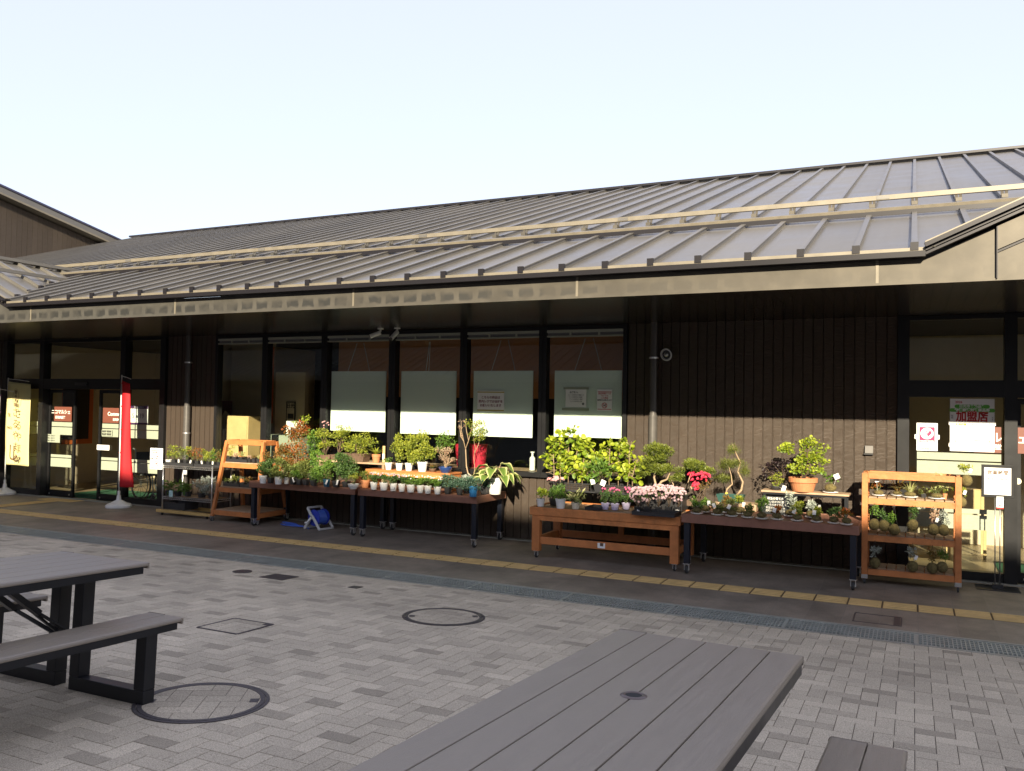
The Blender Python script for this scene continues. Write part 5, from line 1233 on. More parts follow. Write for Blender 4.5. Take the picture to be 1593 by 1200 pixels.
# ---- wire shelf
zt = .793
tray('black nursery tray at the left half of the wire shelf top', 255, 300, 722, zt, .32, Y=9.84)
tray('black nursery tray at the right half of the wire shelf top', 302, 346, 722, zt, .32, Y=9.84)
cols = ['f_yg', 'f_yg', 'f_olive', 'f_yg', 'f_rust', 'f_red', 'f_yg', 'f_yg', 'f_green', 'f_rust']
nm_ = ['tuft in the round white pot', 'yellow green tuft second', 'olive tuft third', 'yellow tuft fourth', 'rust leaved tuft fifth', 'reddish tuft sixth', 'yellow green tuft seventh', 'pale tuft eighth', 'green tuft ninth', 'rust brown tuft last']
for i, x in enumerate((262, 272, 281, 290, 299, 308, 317, 326, 334, 342)):
    plant(nm_[i]+' from the left on the wire shelf top', x, 718.5-(i % 2)*1.0, zt+.005, ('pot', 'whitepl', 12, 7) if i == 0 else BLK(8, 8), ((0, 19, 10, 10),), cols[i], 190, .030, .014, s=5, Y=9.90 if i % 2 else 9.93, tagc=((1, 5, 3, 7),) if i in (2, 4, 6, 8) else None, group='small potted tufts on the wire shelf')
for i, x in enumerate((263, 277, 292)):
    plant(('green broad leaved plant with pale blue card', 'drooping green plant in the middle', 'drooping green plant beside the silver foliage')[i]+' on the lower wire shelf', x, 776-i*.3, .300, BLK(10, 8), ((0, 14, 13, 7),), 'f_green', 60, .08, .03, s=4, up=.1, out=.9, Y=9.90)
p = at_z(266, 777, .33); o = B().box(-.04, .04, -.002, .002, 0, .10).build('price_card', 'skyblue', None); o.location = (at_y(266, 777, 9.79).x, 9.785, .296); tag(o, 'pale blue price card on the lower wire shelf', 'card')
for i, x in enumerate((314, 330)):
    plant(('left', 'right')[i]+' silver leaved dusty plant on the lower wire shelf', x, 775, .308, BLK(11, 7), ((0, 18, 13, 14),), 'f_silver', 420, .04, .016, s=8, Y=9.90, group='silver leaved plants')
tray('black storage tray under the wire shelf', 254, 287, 794, .092, .28, .11, Y=9.84)
# ---- A-frame shelf
zA = .895
tray('black tray of pale seedlings at the left of the orange shelf top', 352, 384, 716, zA, .18, .05, Y=9.85)
for i, x in enumerate((357, 366, 376)):
    plant('pale seedling pot, %s in the tray on the orange shelf' % ('left', 'middle', 'right')[i], x, 714, zA+.006, BLK(8, 7), ((0, 11, 8, 4) if i else (0, 15, 8, 9),), ('f_yg', 'f_pink', 'f_varieg')[i], 120, .024, .013, s=4, stem=None, Y=9.92)
for i, x in enumerate((389, 396, 403, 411)):
    plant('small black pot with low brownish plant, %s of four on the orange shelf top' % ('first', 'second', 'third', 'last')[i], x, 717, zA, BLK(7, 7), ((0, 9, 6, 3),), ('f_pink', 'f_rust', 'f_varieg', 'f_rust')[i], 90, .020, .011, s=3, stem=None, Y=9.90, group='small black pots on the orange shelf top')
zB = .525
tray('black tray of succulents on the middle board of the orange shelf', 347, 371, 759, zB, .2, .045, Y=9.84)
tray('black tray behind the leg of the brown table on the orange shelf', 373, 402, 761, zB, .2, .045, Y=9.84)
for i, (x, c, hh) in enumerate(((352, 'f_olive', 10), (361, 'f_varieg', 10), (368, 'f_pine', 9), (378, 'f_blue', 12), (389, 'f_rust', 12), (398, 'f_olive', 10))):
    plant('low %s succulent, %s from the left on the middle board of the orange shelf' % (('olive', 'pale', 'green', 'blue green', 'rusty', 'dark olive')[i], ('first', 'second', 'third', 'fourth', 'fifth', 'last')[i]), x, 757, zB+.006, BLK(8, 6), ((0, hh, 8, 5),), c, 110, .032, .009, 'needle', s=3, stem=None, Y=9.91)
# ---- brown table 1
zT = .66
row = [(409, 752, WHT(13, 12), 'f_dark', ((4, 22, 11, 10),), 'dark green herb in a white pot at the left end of the brown table'),
       (421, 752, BLK(10, 9), 'f_rust', ((0, 26, 12, 14),), 'rust tinged shrub in a black pot between two white pots'),
       (433, 753.5, WHT(13, 12), 'f_olive', ((0, 22, 12, 12),), 'olive bush in the second white pot of the brown table'),
       (445.5, 753, WHT(9, 10), 'f_rust', ((0, 20, 11, 12),), 'brownish bush in the narrow white pot'),
       (456, 754, BLK(), 'f_olive', ((0, 17, 11, 9),), 'olive sprig in the first black pot right of the narrow white pot'),
       (466, 754.5, BLK(), 'f_green', ((0, 17, 11, 9),), 'green sprig in the second black pot right of the narrow white pot'),
       (476, 755, BLK(), 'f_olive', ((0, 19, 12, 10),), 'olive sprig in the third black pot right of the narrow white pot'),
       (488, 756, BLK(11, 10), 'f_green', ((0, 22, 14, 13),), 'bushy green plant left of the teal pot'),
       (508, 757.5, ('pot', 'tealpot', 12, 12), 'f_green', ((0, 24, 14, 12),), 'green bush in the dark teal pot on the brown table'),
       (523, 758, BLK(11, 10), 'f_dark', ((2, 28, 15, 15),), 'dark green bush right of the teal pot'),
       (538, 758, BLK(11, 9), 'f_dark', ((0, 26, 14, 14),), 'dark fine leaved bush left of the low white bowl')]
for x, y, pt_, c, fx, lab in row:
    fx = tuple((a_+0, b_+4, c_*1.3, d_*1.4) for a_, b_, c_, d_ in fx)
    plant(lab, x, y, zT, pt_, fx, c, 1100, .028, .016, s=8, tagc=((6, 8, 3, 8),) if x in (456, 508, 523) else None)
plant('yellow green juniper in the low white bowl', 549.5, 761, zT, ('bowl', 'whitepl', 18, 8), ((0, 17, 12, 9),), 'f_yg', 420, .020, .006, 'needle', s=7)
plant('gold tipped juniper in the front terracotta pot', 568, 759, zT, ('clay', 'terracotta', 15, 12), ((0, 20, 14, 9),), 'f_jun', 520, .024, .006, 'needle', s=8)
plant('green juniper in the terracotta pot behind the front one', 557, 752, zT, ('clay', 'terracotta', 12, 11), ((0, 20, 12, 9),), 'f_yg', 380, .022, .006, 'needle', s=7)
plant('tall shrub with orange red and green leaves on the brown table', 462, 745, zT, BLK(16, 10), ((0, 55, 24, 32), (-8, 30, 20, 16), (10, 74, 14, 14)), 'f_red', 1700, .042, .022, s=10, stem='barklt', sr=.004)
plant('rusty leaved shrub behind the first white pots', 440, 744, zT, BLK(14, 9), ((0, 36, 20, 18),), 'f_rust', 900, .032, .016, s=9, stem='barklt')
plant('climbing bright green plant between the red shrub and bonsai', 488, 748, zT, BLK(14, 9), ((0, 42, 13, 30), (-2, 68, 12, 10), (16, 38, 14, 10)), 'f_green', 900, .036, .026, 'round', s=9)
plant('arching pale leaved sprig above the red shrub', 455, 741, zT, BLK(12, 8), ((10, 84, 12, 7), (24, 92, 8, 5)), 'f_lime', 110, .045, .02, s=4, stem='barklt')
# plank riser on table 1
rz1 = at_y(540, 718, 9.92).z
t = thing('plank_riser', 'weathered plank stand carrying the bonsai on the brown table', 'stand', (at_y(545, 718, 10.0).x, 10.05, zT))
xa = at_y(492, 715, 9.92).x-t.location.x; xb = at_y(600, 723, 9.92).x-t.location.x; h1 = rz1-zT
for k in range(2): B().box(xa, xb, -.13+k*.135, 0+k*.135, h1-.025, h1).build('plank', 'plank', t, bevel=.003)
for x in (xa+.05, xb-.05): B().box(x-.02, x+.02, -.12, .13, .001, h1-.026).build('support', 'slat', t)
plant('pale barked bonsai with pink blossom in the window corner', 506, 704, rz1, ('trough', 'brownpot', 26, 7), ((0, 30, 20, 14), (-9, 42, 13, 9)), 'f_yg', 900, .026, .016, s=8, stem='bark', sr=.008, flowers=('fl_pink', 9, .014, ((-3, 53, 9, 6),)), Y=10.1)
plant('green leaved bonsai with forked trunk left of the brown trough', 526, 706, rz1, ('trough', 'brownpot', 24, 8), ((2, 32, 19, 16), (10, 46, 12, 12)), 'f_yg', 850, .027, .017, s=8, stem='bark', sr=.008, Y=10.12)
plant('yellow leaved bonsai in the rectangular brown trough', 554.5, 718.5, rz1, ('trough', 'brownpot', 44, 13), ((4, 30, 29, 15), (-14, 24, 12, 10), (10, 16, 16, 6)), 'f_yg', 1600, .026, .017, s=11, stem='bark', sr=.010, Y=9.99)
plant('yellow grassy fern in the small terracotta pot on the plank', 585, 720, rz1, ('clay', 'terracotta', 14, 13), (), 'f_yg', 0, blade=(38, .20, .012, .8), stem=None, Y=9.98) if False else plant('yellow grassy fern in the small terracotta pot on the plank', 585, 720, rz1, ('clay', 'terracotta', 14, 13), ((0, 18, 8, 6),), 'f_yg', 0, blade=(42, .17, .012, .9), stem=None, Y=9.98)
# ---- table 2 riser
zR = .905
t = thing('shelf_riser', 'orange wooden riser shelf standing on the brown table below the white boards', 'stand', (-6.27, 10.03, zT))
B().box(-.68, .68, -.17, .17, zR-zT-.022, zR-zT).build('shelf_top', 'orange', t, bevel=.003); B().box(-.68, .68, -.172, -.150, zR-zT-.085, zR-zT-.023).build('front_rail', 'orangeworn', t, bevel=.003)
for x in (-.65, .65): B().box(x-.02, x+.02, -.14, .16, .001, zR-zT-.023).build('support', 'orange', t)
def r2(lab, x, y, pot, fx, c, n, L=.03, Wd=.02, Yd=9.93, **k): return plant(lab, x, y, zR, pot, fx, c, n, L, Wd, Y=Yd, **k)
r2('sparse green seedling in the first white pot on the orange riser', 604.5, 729, WHT(12, 11), ((0, 14, 9, 5),), 'f_green', 50, s=3)
r2('yellow green bush in the second white pot on the orange riser', 621, 730, WHT(12, 11), ((0, 34, 17, 21),), 'f_yg', 900, s=10)
r2('pink tinged yellow bush in the third white pot on the orange riser', 636, 730.5, WHT(13, 12), ((0, 38, 15, 20), (6, 22, 12, 12)), 'f_yg', 950, s=10)
r2('broad yellow green bush in the large speckled white pot', 657, 732, WHT(17, 15), ((2, 38, 23, 23),), 'f_yg', 1300, s=12)
r2('slender green sapling behind the pink bonsai', 692, 724, BLK(14, 9), ((2, 48, 17, 16), (-12, 34, 10, 10)), 'f_green', 460, .034, .018, 10.12, s=9, stem='bark')
r2('small bonsai with pink tinged leaves in the dark blue bowl', 693, 731, ('bowl', 'navypot', 22, 9), ((0, 26, 18, 13),), 'f_pink', 620, .018, .012, 9.95, s=9, stem='barklt', sr=.006)
r2('tiny plant in the flat brown pot beside the blue bowl', 673, 729, ('bowl', 'brownpot', 12, 5), ((0, 9, 8, 4),), 'f_rust', 60, .02, .012, 10.0, s=3)
# front row of eight
ordn = ('first', 'second', 'third', 'fourth', 'fifth', 'sixth', 'seventh', 'eighth')
for i, (x, y) in enumerate(((581.5, 762), (597, 763), (612, 764), (625, 765), (639, 766), (654, 767), (665.5, 768), (680.5, 769))):
    fl = ('fl_pale' if i < 4 else 'fl_white', 12 if i < 4 else 10, .014 if i < 4 else .010, ((0, 24, 9, 3),))
    plant('white pot of %s flowers, %s from the left in the row of eight' % ('pale pink' if i < 4 else 'tiny white', ordn[i]), x, y, zT, WHT(14 if i in (1, 4) else 12, 12), ((0, 18, 10, 6),), 'f_dark' if i < 4 else 'f_green', 320, .024, .015, s=7, flowers=fl, group='white flower pots in the front row', tagc=((3, 6, 5, 5),) if i in (2, 6) else None)
for x, y, pt_, c, lab in ((697, 768.5, BLK(11, 11), 'f_blue', 'grey green plant in the black pot right of the eight white pots'), (715, 770, ('pot', 'darkpot', 12, 12), 'f_blue', 'grey green plant in the dark grey pot'), (726, 768, BLK(10, 11), 'f_silver', 'silvery plant in the black pot left of the blue pot'), (736, 773, ('pot', 'bluepot', 15, 17), 'f_blue', 'blue green trailing plant in the bright blue pot'), (754, 769, BLK(14, 13), 'f_blue', 'blue green plant in black pot right of the blue pot')):
    plant(lab, x, y, zT, pt_, ((0, 23, 18, 9), (0, 15, 15, 5)), c, 800, .032, .015, s=8)
# hosta with big leaves
def hosta(label, px, py, z, pot, n, L, Wd, spread, m='f_hosta', Y=None):
    loc = at_z(px, py, z) if Y is None else at_y(px, py, Y); loc.z = z
    t = thing('potted_plant', label, 'potted plant', loc); k = mpp(loc); pk, pm, pw, ph = pot; r, h = pw*k/2, ph*k; make_pot(t, pk, pm, r, h)
    b = B(); st = B(); rs = random.Random(int(px))
    for q in range(n):
        th = q*2.4+rs.uniform(-.2, .2); o = Vector((math.cos(th), math.sin(th), 0)); s_ = Vector((-math.sin(th), math.cos(th), 0)); l = L*rs.uniform(.75, 1.1); pet = spread*rs.uniform(.35, .9)*(.4+.6*q/n); hh = rs.uniform(.03, .10)*(1.5-1.0*q/n)*L/.17
        a = Vector((0, 0, h*.85)); c = a+o*pet+Vector((0, 0, hh)); st.tube([a, a.lerp(c, .5)+Vector((0, 0, .02)), c], .004, 6)
        N = 8; vs = []; ts = []
        for i in range(N+1):
            u_ = i/N; w = Wd*math.sin(math.pi*min(.999, u_**.75))*rs.uniform(.95, 1.05); pc = c+o*l*u_*(1-.25*u_)+Vector((0, 0, l*(.28*u_-.75*u_*u_)))
            for e, lift, tn in ((-1, .16, .98), (-.72, .10, .85), (-.66, .09, .1), (0, 0, .02), (.66, .09, .1), (.72, .10, .85), (1, .16, .98)): vs.append(pc+s_*w*.5*e+Vector((0, 0, w*lift*(1+.3*math.sin(i*2+e))))); ts.append(tn)
        b.add(vs, [(i*7+j, i*7+j+1, (i+1)*7+j+1, (i+1)*7+j) for i in range(N) for j in range(6)], ts)
    b.build('foliage', m, t, smooth=True); st.build('stem', 'barklt', t, smooth=True); return t
hosta('large hosta with cream edged leaves in a tall white pot at the table end', 770, 769, zT, ('pot', 'whitepl', 24, 26), 22, .25, .15, .32)
# gnarled tree
loc = at_y(733, 750, 10.22); loc.z = zT; t = thing('potted_tree', 'tall twisted little tree with yellow crown in a brown bowl', 'potted tree', loc); k = mpp(loc); make_pot(t, 'bowl', 'brownpot', 17*k, 6*k)
tr = B(); P_ = lambda x, z, y=0: (x*k, y*k, z*1.1*k)
tr.tube([P_(-2, 4), P_(2, 12), P_(3, 18), P_(-6, 24), P_(-9, 34), P_(-10, 46), P_(-11, 58)], [.012, .011, .010, .010, .009, .008, .007], 8)
for pts in (((-11, 58), (-15, 70), (-19, 84), (-20, 98)), ((-11, 58), (-6, 70), (-2, 84), (0, 96)), ((-14, 68), (-20, 76), (-22, 88)), ((2, 14), (6, 30), (4, 46), (6, 60), (2, 76)), ((-6, 70), (-10, 84), (-12, 96)), ((-2, 84), (8, 92), (14, 96)), ((4, 50), (12, 66), (14, 82))):
    tr.tube([P_(*q) for q in pts], [.006, .005, .004, .003, .002][:len(pts)], 6)
tr.build('trunk', 'barklt', t, smooth=True)
leafmesh(blobset(((6, 98, 17, 13), (12, 86, 11, 10)), k, 8, 5), 520, .026, .016, 5).build('foliage', 'f_yg', t)
leafmesh(blobset(((-20, 108, 5, 4), (-22, 94, 5, 6), (-12, 104, 6, 4), (-18, 84, 4, 4)), k, 3, 6), 90, .022, .012, 6).build('dry_leaves', 'f_pink', t)
# ---- orange table 3
z3 = .612
plant('low lime green leafy plant in the small white pot at the orange table corner', 841, 788, z3, WHT(14, 12), ((0, 20, 13, 7),), 'f_lime', 90, .045, .028, s=4)
plant('pale pink chrysanthemum in a black pot at the left of the orange table', 862, 785, z3, BLK(14, 11), ((0, 24, 15, 14),), 'f_dark', 520, .028, .018, s=8, flowers=('fl_pink', 26, .019, ((2, 40, 15, 5),)), Y=9.58)
plant('glossy green leafy plant in the tall white pot on the orange table', 872, 791, z3, WHT(17, 15), ((0, 22, 15, 9),), 'f_green', 90, .06, .022, s=5, out=.9)
plant('variegated leafy plant in the cream pot on the orange table', 895.5, 792, z3, ('pot', 'creampot', 15, 10), ((0, 19, 16, 8),), 'f_varieg', 80, .065, .022, s=5, out=.9)
tray('black empty tray right of the cream pot', 910, 936, 793, z3, .3, .035)
for i, x in enumerate((941.5, 956.5, 974)):
    plant('lilac pot of magenta chrysanthemums, %s of three' % ('left', 'middle', 'right')[i], x, 792.5+(i == 1), z3, ('pot', 'lilacpot', 14, 10), ((0, 20, 12, 9),), 'f_dark', 300, .024, .014, s=6, flowers=('fl_mag', 9, .015, ((0, 31, 9, 4),)), group='lilac pots of chrysanthemums')
tray('long black tray holding the pale pink flowering shrubs', 983, 1060, 801, z3, .30, .045)
for i, (x, hgt) in enumerate(((992, 26), (1008, 27), (1024, 30), (1040, 29), (1054, 26))):
    plant('daphne like shrub with pale pink blossom, %s in the long black tray' % ('leftmost', 'second from left', 'middle', 'fourth', 'rightmost')[i], x, 797, z3+.004, BLK(12, 9), ((0, hgt, 12, 9),), 'f_dark', 60, .025, .010, s=6, stem='bark', flowers=('fl_pale', 90, .015, ((0, hgt+2, 14, 12),)), tagc=((1, 2, 6, 5),) if i in (0, 2, 4) else None, group='pale pink flowering shrubs')
# raised crates
t = thing('crate_stand', 'dark stand raising the black crates at the back of the orange table', 'stand', (-3.35, 9.93, z3))
B().box(-.72, .62, -.13, .14, .16, .175).build('stand_top', 'plastic_black', t)
for x in (-.70, -.04, .58): B().box(x-.015, x+.015, -.12, .13, .001, .159).build('support', 'plastic_black', t)
zc = z3+.176; YC = 9.82
tray('black mesh crate with the tall lime leaved saplings, left of two', 857, 917, 752, zc, .26, .085, True, Y=YC, name='mesh_crate')
tray('black mesh crate with the shorter lime leaved saplings, right of two', 940, 986, 756, zc, .26, .085, True, Y=YC, name='mesh_crate')
def sapling(label, px, top, sd, m='f_lime', w=13, n=90, x2=0, low=16):
    loc = at_y(px, 740, YC+.12); loc.z = zc+.065; t = thing('leafy_sapling', label, 'sapling', loc, 0, 'lime leaved saplings in the mesh crates'); k = mpp(loc)
    H = (740-top)*k; rs = random.Random(sd); b = B(); pts = [Vector((0, 0, 0)), Vector((rs.uniform(-.03, .03), 0, H*.35)), Vector((x2*k*.5, rs.uniform(-.03, .03), H*.7)), Vector((x2*k, 0, H*.94))]; b.tube(pts, [.006, .005, .004, .002], 7)
    bl = []
    for i in range(9):
        v = (low/(740-top))+ (1-low/(740-top))*i/8.5; c = pts[0].lerp(pts[1], min(1, v/.35)) if v < .35 else (pts[1].lerp(pts[2], (v-.35)/.35) if v < .7 else pts[2].lerp(pts[3], (v-.7)/.3))
        o = Vector((rs.uniform(-1, 1)*w*k, rs.uniform(-.7, .7)*w*k, 0)); b.tube([c-Vector((0, 0, .03)), c+o*.6, c+o], .0025, 5); bl.append((c.x+o.x, c.y+o.y, c.z, w*k*.55, w*k*.5, .045))
    b.build('stem', 'barklt', t, smooth=True); bl = [q for q in bl if rs.random() < .9] or bl; leafmesh(bl, n, .064, .058, sd, kind='round', up=0, out=.7, shell=.2).build('foliage', m, t)
for i, (x, top, x2) in enumerate(((862, 676, -6), (872, 652, -4), (884, 644, 2), (895, 660, 6), (906, 668, 8), (915, 680, 10))):
    sapling('lime leaved sapling, %s in the left mesh crate' % ('leftmost', 'second', 'third and tallest', 'fourth', 'fifth', 'rightmost')[i], x, top, 40+i, x2=x2)
for i, (x, top, x2) in enumerate(((948, 668, 0), (962, 660, 2), (976, 664, 6), (984, 690, 10))):
    sapling('lime leaved sapling, %s in the right mesh crate' % ('leftmost', 'second', 'third', 'rightmost')[i], x, top, 60+i, x2=x2, w=12, n=82)
plant('dark green rosette leaved shrub between the two mesh crates', 932, 752, zc, BLK(16, 12), ((0, 34, 22, 16), (-8, 20, 14, 8)), 'f_green', 260, .075, .022, s=8, stem='bark', tagc=((-7, 16, 7, 8), (10, 15, 8, 9)), Y=YC, up=.4)
# juniper bonsai
def bonsai(label, px, py, z, Y, potw, poth, pads, trunk, pm='brownpot', m='f_jun', n=1500, L=.018, Wd=.006, kind='needle', bark='barklt', r0=.018, pk='trough'):
    loc = at_y(px, py, Y); loc.z = z; t = thing('bonsai_tree', label, 'bonsai', loc); k = mpp(loc); make_pot(t, pk, pm, potw*k/2, poth*k)
    b = B(); q0 = (0, 0, poth*k*.85)
    for path, ra in trunk: b.tube([(x*k, y*k, z_*k) for x, y, z_ in path], [ra*(1-.7*i/(len(path)-1)) for i in range(len(path))], 9)
    b.build('trunk', bark, t, smooth=True)
    bl = []; rs = random.Random(int(px))
    for (dx, dz, rx, rz_) in pads:
        for i in range(9): a = rs.uniform(0, 6.28); q = rs.uniform(0, .8); bl.append(((dx+rx*q*math.cos(a))*k, rx*q*math.sin(a)*k*.85, (dz+rz_*(.45*(1-q)-.2)+rs.uniform(-.15, .15)*rz_)*k, rx*.36*k, rx*.36*k, rz_*.42*k))
    leafmesh(bl, n, L, Wd, int(px), kind=kind, up=.5, out=.8, shell=.6).build('foliage', m, t); return t
bonsai('large pale trunked juniper bonsai with rounded green pads in a flat brown pot', 1030, 759, .79, 9.95, 52, 8, ((-10, 68, 28, 17), (-24, 42, 25, 17), (8, 38, 24, 14), (24, 26, 13, 11), (-2, 54, 26, 12), (-30, 30, 15, 10)), (((((-4, 0, 5), (-6, 0, 12), (-1, 0, 20), (8, 0, 24), (12, 0, 34)), .022)), (((-4, 0, 6), (-10, 0, 14), (-13, 0, 26), (-8, 0, 46), (-10, 0, 60)), .018), (((14, 0, 10), (18, 0, 16), (14, 0, 24)), .010)), n=9000, L=.026, Wd=.013)
t = thing('box_stand', 'low dark box raising the large juniper bonsai', 'stand', (at_y(1030, 760, 9.98).x, 9.98, z3)); B().box(-.28, .28, -.14, .14, .001, .789-z3).build('box_body', 'plastic_black', t, bevel=.004)
bonsai('second juniper bonsai with one wide green pad behind the red azalea', 1076, 770, .662, 10.12, 34, 9, ((-2, 66, 28, 16), (14, 60, 22, 12)), (((0, 0, 6), (4, 0, 20), (-6, 0, 36), (0, 0, 56)), .016), ) if False else bonsai('second juniper bonsai with one wide green pad behind the red azalea', 1076, 766, .662, 10.12, 34, 9, ((-2, 62, 27, 16), (16, 56, 20, 12)), ((((0, 0, 6), (4, 0, 20), (-6, 0, 36), (0, 0, 54)), .016),), n=4500, L=.026, Wd=.013)
plant('azalea with bright red flowers in a black pot', 1086, 779, .662, BLK(16, 12), ((2, 38, 20, 9),), 'f_rust', 120, .024, .012, s=6, stem='bark', sr=.005, flowers=('fl_red', 70, .020, ((0, 50, 20, 8), (-4, 36, 5, 6))), Y=9.82)
# ---- table 4
zT4 = .662
t = thing('low_riser', 'low brown riser under the green planter pine', 'stand', (at_y(1146, 785, 10.0).x, 10.0, zT)); B().box(-.24, .24, -.12, .14, .001, .085).build('riser_body', 'plank', t, bevel=.004)
bonsai('airy twisted pine bonsai in a dark green planter', 1137, 776, .746, 10.0, 42, 12, ((-8, 56, 18, 14), (10, 60, 14, 10), (-12, 34, 14, 10), (22, 46, 12, 12), (2, 80, 12, 12)), (((((-8, 0, 10), (-6, 0, 20), (2, 0, 28), (0, 0, 42), (-4, 0, 56)), .012)), ((((8, 0, 10), (16, 0, 20), (18, 0, 32), (10, 0, 48), (14, 0, 62), (6, 0, 78), (2, 0, 90)), .015))), pm='greenpot', m='f_pine', n=3200, L=.05, Wd=.0032, r0=.012)
bz = at_y(1250, 766, 9.86).z
bxa = at_y(1184, 763, 9.86).x; bxb = at_y(1321, 772, 9.86).x
t = thing('small_bench', 'small bench with a plank top and dark legs standing on the brown table', 'stand', ((bxa+bxb)/2, 9.99, zT)); hx = (bxb-bxa)/2; hb = bz-zT
B().box(-hx, hx, -.13, .13, hb-.022, hb+.0).build('plank', 'plank', t, bevel=.003)
B().box(-hx+.02, hx-.02, -.12, .12, hb-.045, hb-.023).build('under_frame', 'black', t)
for x in (-hx+.035, hx-.035):
    for y in (-.11, .11): B().box(x-.013, x+.013, y-.013, y+.013, .001, hb-.046).build('leg', 'black', t)
t = thing('chalkboard', 'small black chalkboard with white writing leaning under the bench', 'sign', (at_y(1206, 790, 9.78).x, 9.80, zT), 0)
b = B(); b.box(-.15, .15, -.004, .004, .0, .20)
write(b, '苔玉の育て方', .030, (0, -.005, .175), mi=1, bold=.0006)
for k_, s_ in enumerate(('明るい日かげに置く', '乾いたら水にひたす', '受皿の水は捨てる', '肥料は春と秋だけ')): write(b, s_, .026, (0, -.005, .138-k_*.033), mi=1)
b.build('panel', ['chalk', 'inkwhite'], t)
plant('small yellow bonsai in the dark bowl on the bench', 1207, 757, bz, ('bowl', 'darkpot', 17, 6), ((2, 16, 14, 10),), 'f_yg', 330, .018, .012, s=7, stem='bark', tagc=((14, 3, 6, 11),), Y=9.95)
plant('purple black leaved plant behind the small yellow bonsai', 1214, 757, bz, ('pot', 'darkpot', 14, 9), ((-20, 30, 14, 12), (12, 34, 16, 10), (-2, 40, 8, 5)), 'f_black', 200, .045, .022, s=5, stem='bark', sr=.004, Y=10.08)
plant('large lime green maple in the wide terracotta bowl', 1249, 765, bz, ('clay', 'terracotta', 45, 22), ((8, 66, 27, 19), (-28, 66, 19, 9), (2, 42, 20, 14), (26, 52, 12, 10), (20, 34, 12, 8), (-16, 34, 8, 8)), 'f_lime', 1700, .030, .030, 'palm', s=9, stem='bark', sr=.010, Y=9.93)
plant('broad leaved moss ball plant on a white saucer at the right end of the bench', 1292, 764, bz, ('moss', '', 18, 14), ((0, 24, 14, 7),), 'f_green', 45, .055, .032, s=5, tagc=((9, 27, 8, 8),), Y=9.93)
km = [(1084, 800, 'f_green', 18, 10, 'glossy'), (1098, 797.5, 'f_green', 14, 8, 'small'), (1116, 802, 'f_olive', 13, 10, 'olive'), (1129, 798, 'f_rust', 22, 9, 'tall yellow flowered'), (1138, 804, 'f_olive', 17, 10, 'twiggy'), (1151, 800, 'f_yg', 20, 9, 'pale leaved'), (1163, 806, 'f_olive', 13, 10, 'low olive'), (1185, 808, 'f_green', 24, 8, 'upright green'), (1209, 809, 'f_red', 15, 8, 'reddish'), (1229, 804, 'f_silver', 25, 12, 'grey leaved'), (1240, 811, 'f_yg', 20, 10, 'bushy yellow green'), (1262, 806, 'f_silver', 26, 7, 'long stalked grey'), (1270, 813, 'f_yg', 15, 8, 'short yellow green'), (1297, 815, 'f_dark', 20, 10, 'dark leaved'), (1317, 817, 'f_red', 16, 11, 'rust leaved')]
kn = ('first', 'second', 'third', 'fourth', 'fifth', 'sixth', 'seventh', 'eighth', 'ninth', 'tenth', 'eleventh', 'twelfth', 'thirteenth', 'fourteenth', 'last')
for i, (x, y, c, hh, ww, ds) in enumerate(km):
    plant('%s moss ball plant, %s from the left on the brown table' % (ds, kn[i]), x, y, zT4, ('moss', '', 15, 10), ((0, hh, ww, hh*.45),), c, 170, .036, .017, s=5, sr=.0018,
          tagc=((7 if i % 2 else -3, 16, 5, 7),) if i in (1, 2, 4, 5, 8, 10, 12) else None, flowers=('fl_yel', 2, .013, ((0, 30, 2, 1),)) if i == 3 else (('fl_white', 2, .016, ((4, 24, 4, 2),)) if i in (10, 12) else None), group='moss ball plants on white saucers')
# ---- rack plants
zK = .922; YK = 9.93
plant('rust leaved plant on a white dish at the left of the rack top shelf', 1366.5, 771, zK, ('moss', '', 15, 8), ((0, 20, 10, 14),), 'f_red', 90, .03, .013, s=5, tagc=((-3, 26, 6, 8),), Y=YK-.05)
plant('spider plant with arching yellow leaves on the rack top shelf', 1415.5, 774, zK, ('moss', '', 18, 8), ((0, 20, 10, 14),), 'f_varieg', 0, blade=(34, .22, .011, 1.0), stem=None, Y=YK-.05)
plant('yellow leaved trailing plant on a white dish at the right of the rack top shelf', 1457, 775.5, zK, ('moss', '', 18, 8), ((0, 22, 16, 12), (-2, 38, 8, 8)), 'f_varieg', 150, .03, .015, s=6, Y=YK-.05)
plant('orange bladed plant behind the spider plant on the rack', 1396, 768, zK, ('moss', '', 14, 7), ((0, 20, 10, 14),), 'f_rust', 0, blade=(22, .22, .014, .9), stem=None, Y=YK+.06)
plant('tiny terracotta pot with a sprig on the rack top shelf', 1470, 773, zK, ('clay', 'terracotta', 7, 9), ((0, 13, 6, 4),), 'f_yg', 30, .02, .01, s=3, Y=YK)
plant('low dark plant between the two dishes on the rack top shelf', 1437, 772, zK, BLK(9, 6), ((0, 10, 8, 5),), 'f_olive', 60, .02, .01, s=3, Y=YK+.05)
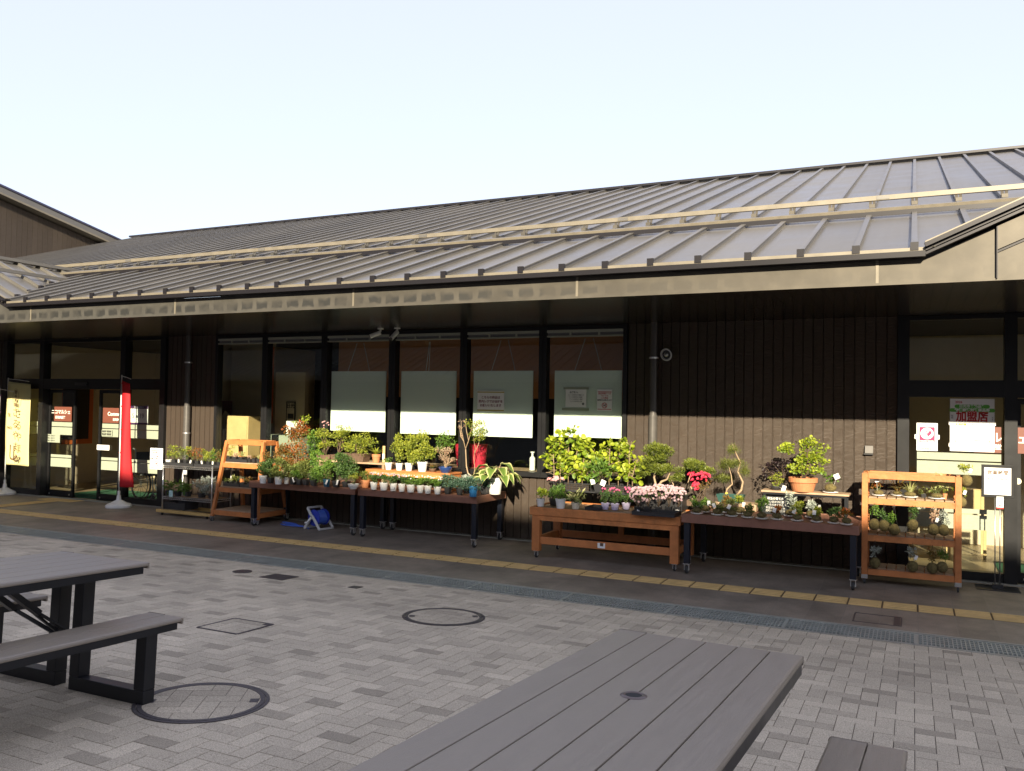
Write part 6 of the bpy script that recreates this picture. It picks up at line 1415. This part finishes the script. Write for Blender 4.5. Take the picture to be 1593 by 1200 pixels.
def hang(label, px, py, Y, ztop, m, w=9, hh=20, ball=8.5, sd=1, tg=False, flw=None):
    c = at_y(px, py, Y); k = mpp(c); r = ball*k; t = thing('hanging_moss_ball', label, 'hanging plant', c, 0, 'moss ball plants hung on the orange rack'); rs = np.random.RandomState(sd)
    b = B(); nn = 14; R9 = 9; vs = []
    for i in range(R9+1):
        a = math.pi*i/R9
        for j in range(nn): q = 1+.07*rs.normal(); vs.append((r*q*math.sin(a)*math.cos(6.283*j/nn), r*q*math.sin(a)*math.sin(6.283*j/nn), -r*1.1*math.cos(a)))
    b.add(vs, [(i*nn+j, i*nn+(j+1) % nn, (i+1)*nn+(j+1) % nn, (i+1)*nn+j) for i in range(R9) for j in range(nn)]); b.build('moss_ball', 'moss', t, smooth=True)
    leafmesh(blobset(((0, ball+hh*.5, w, hh*.5),), k, 5, sd), 130, .030, .015, sd).build('foliage', m, t)
    H = ztop-c.z
    b = B(); b.tube([(-r*.95, 0, 0), (-r*.4, 0, r*1.6), (0, 0, H)], .0014, 4); b.tube([(r*.95, 0, 0), (r*.4, 0, r*1.6), (0, 0, H)], .0014, 4); b.tube([(0, -.0, H-.01), (0, 0, H+.012)], .002, 5); b.build('cord', 'ink', t)
    if tg: B().box(-.014, .014, -r-.004, -r-.002, r*1.6, r*1.6+.045, Matrix.Rotation(.3, 4, 'Y')).build('price_tag', 'whitepl', t)
YH = 9.735
hm = [(1360, 816, 'f_green', 'dark green'), (1375, 818, 'f_dark', 'upright green'), (1391, 824, 'f_green', 'narrow leaved'), (1420, 817, 'f_dark', 'bushy green'), (1452, 824, 'f_pink', 'pinkish leaved'), (1468, 825, 'f_silver', 'white leaved')]
for i, (x, y, m_, ds) in enumerate(hm): hang('%s hanging moss ball, %s in the upper hanging row of the rack' % (ds, ('first', 'second', 'third', 'fourth', 'fifth', 'last')[i]), x, y, YH, .845, m_, 8, 24, 8.3, 200+i, i in (4,))
for i, (x, y, m_, ds) in enumerate(((1361, 876, 'f_silver', 'pale flowering'), (1419.7, 881.5, 'f_silver', 'grey leaved'), (1450.5, 884, 'f_rust', 'twiggy brown'), (1466, 882.5, 'f_green', 'green leaved'))): hang('%s hanging moss ball, %s in the lower hanging row of the rack' % (ds, ('first', 'second', 'third', 'last')[i]), x, y, YH, .455, m_, 7, 22, 8, 300+i, i == 1)
t_ = hang('yellow leaved moss ball hung outside the right post of the rack', 1503.5, 748, 9.80, 1.12, 'f_yg', 14, 16, 8.5, 401, True)
t_ = hang('green leaved moss ball with white bloom hung low beside the right post', 1495, 781, 9.80, 1.10, 'f_yg', 12, 16, 8, 402, True)
print('objects', len(bpy.data.objects), 'verts', sum(len(m.vertices) for m in bpy.data.meshes))

for o in bpy.data.objects:
    if 'label' in o.keys() and not 4 <= len(o['label'].split()) <= 16: print('LONG', o.name, o['label'])
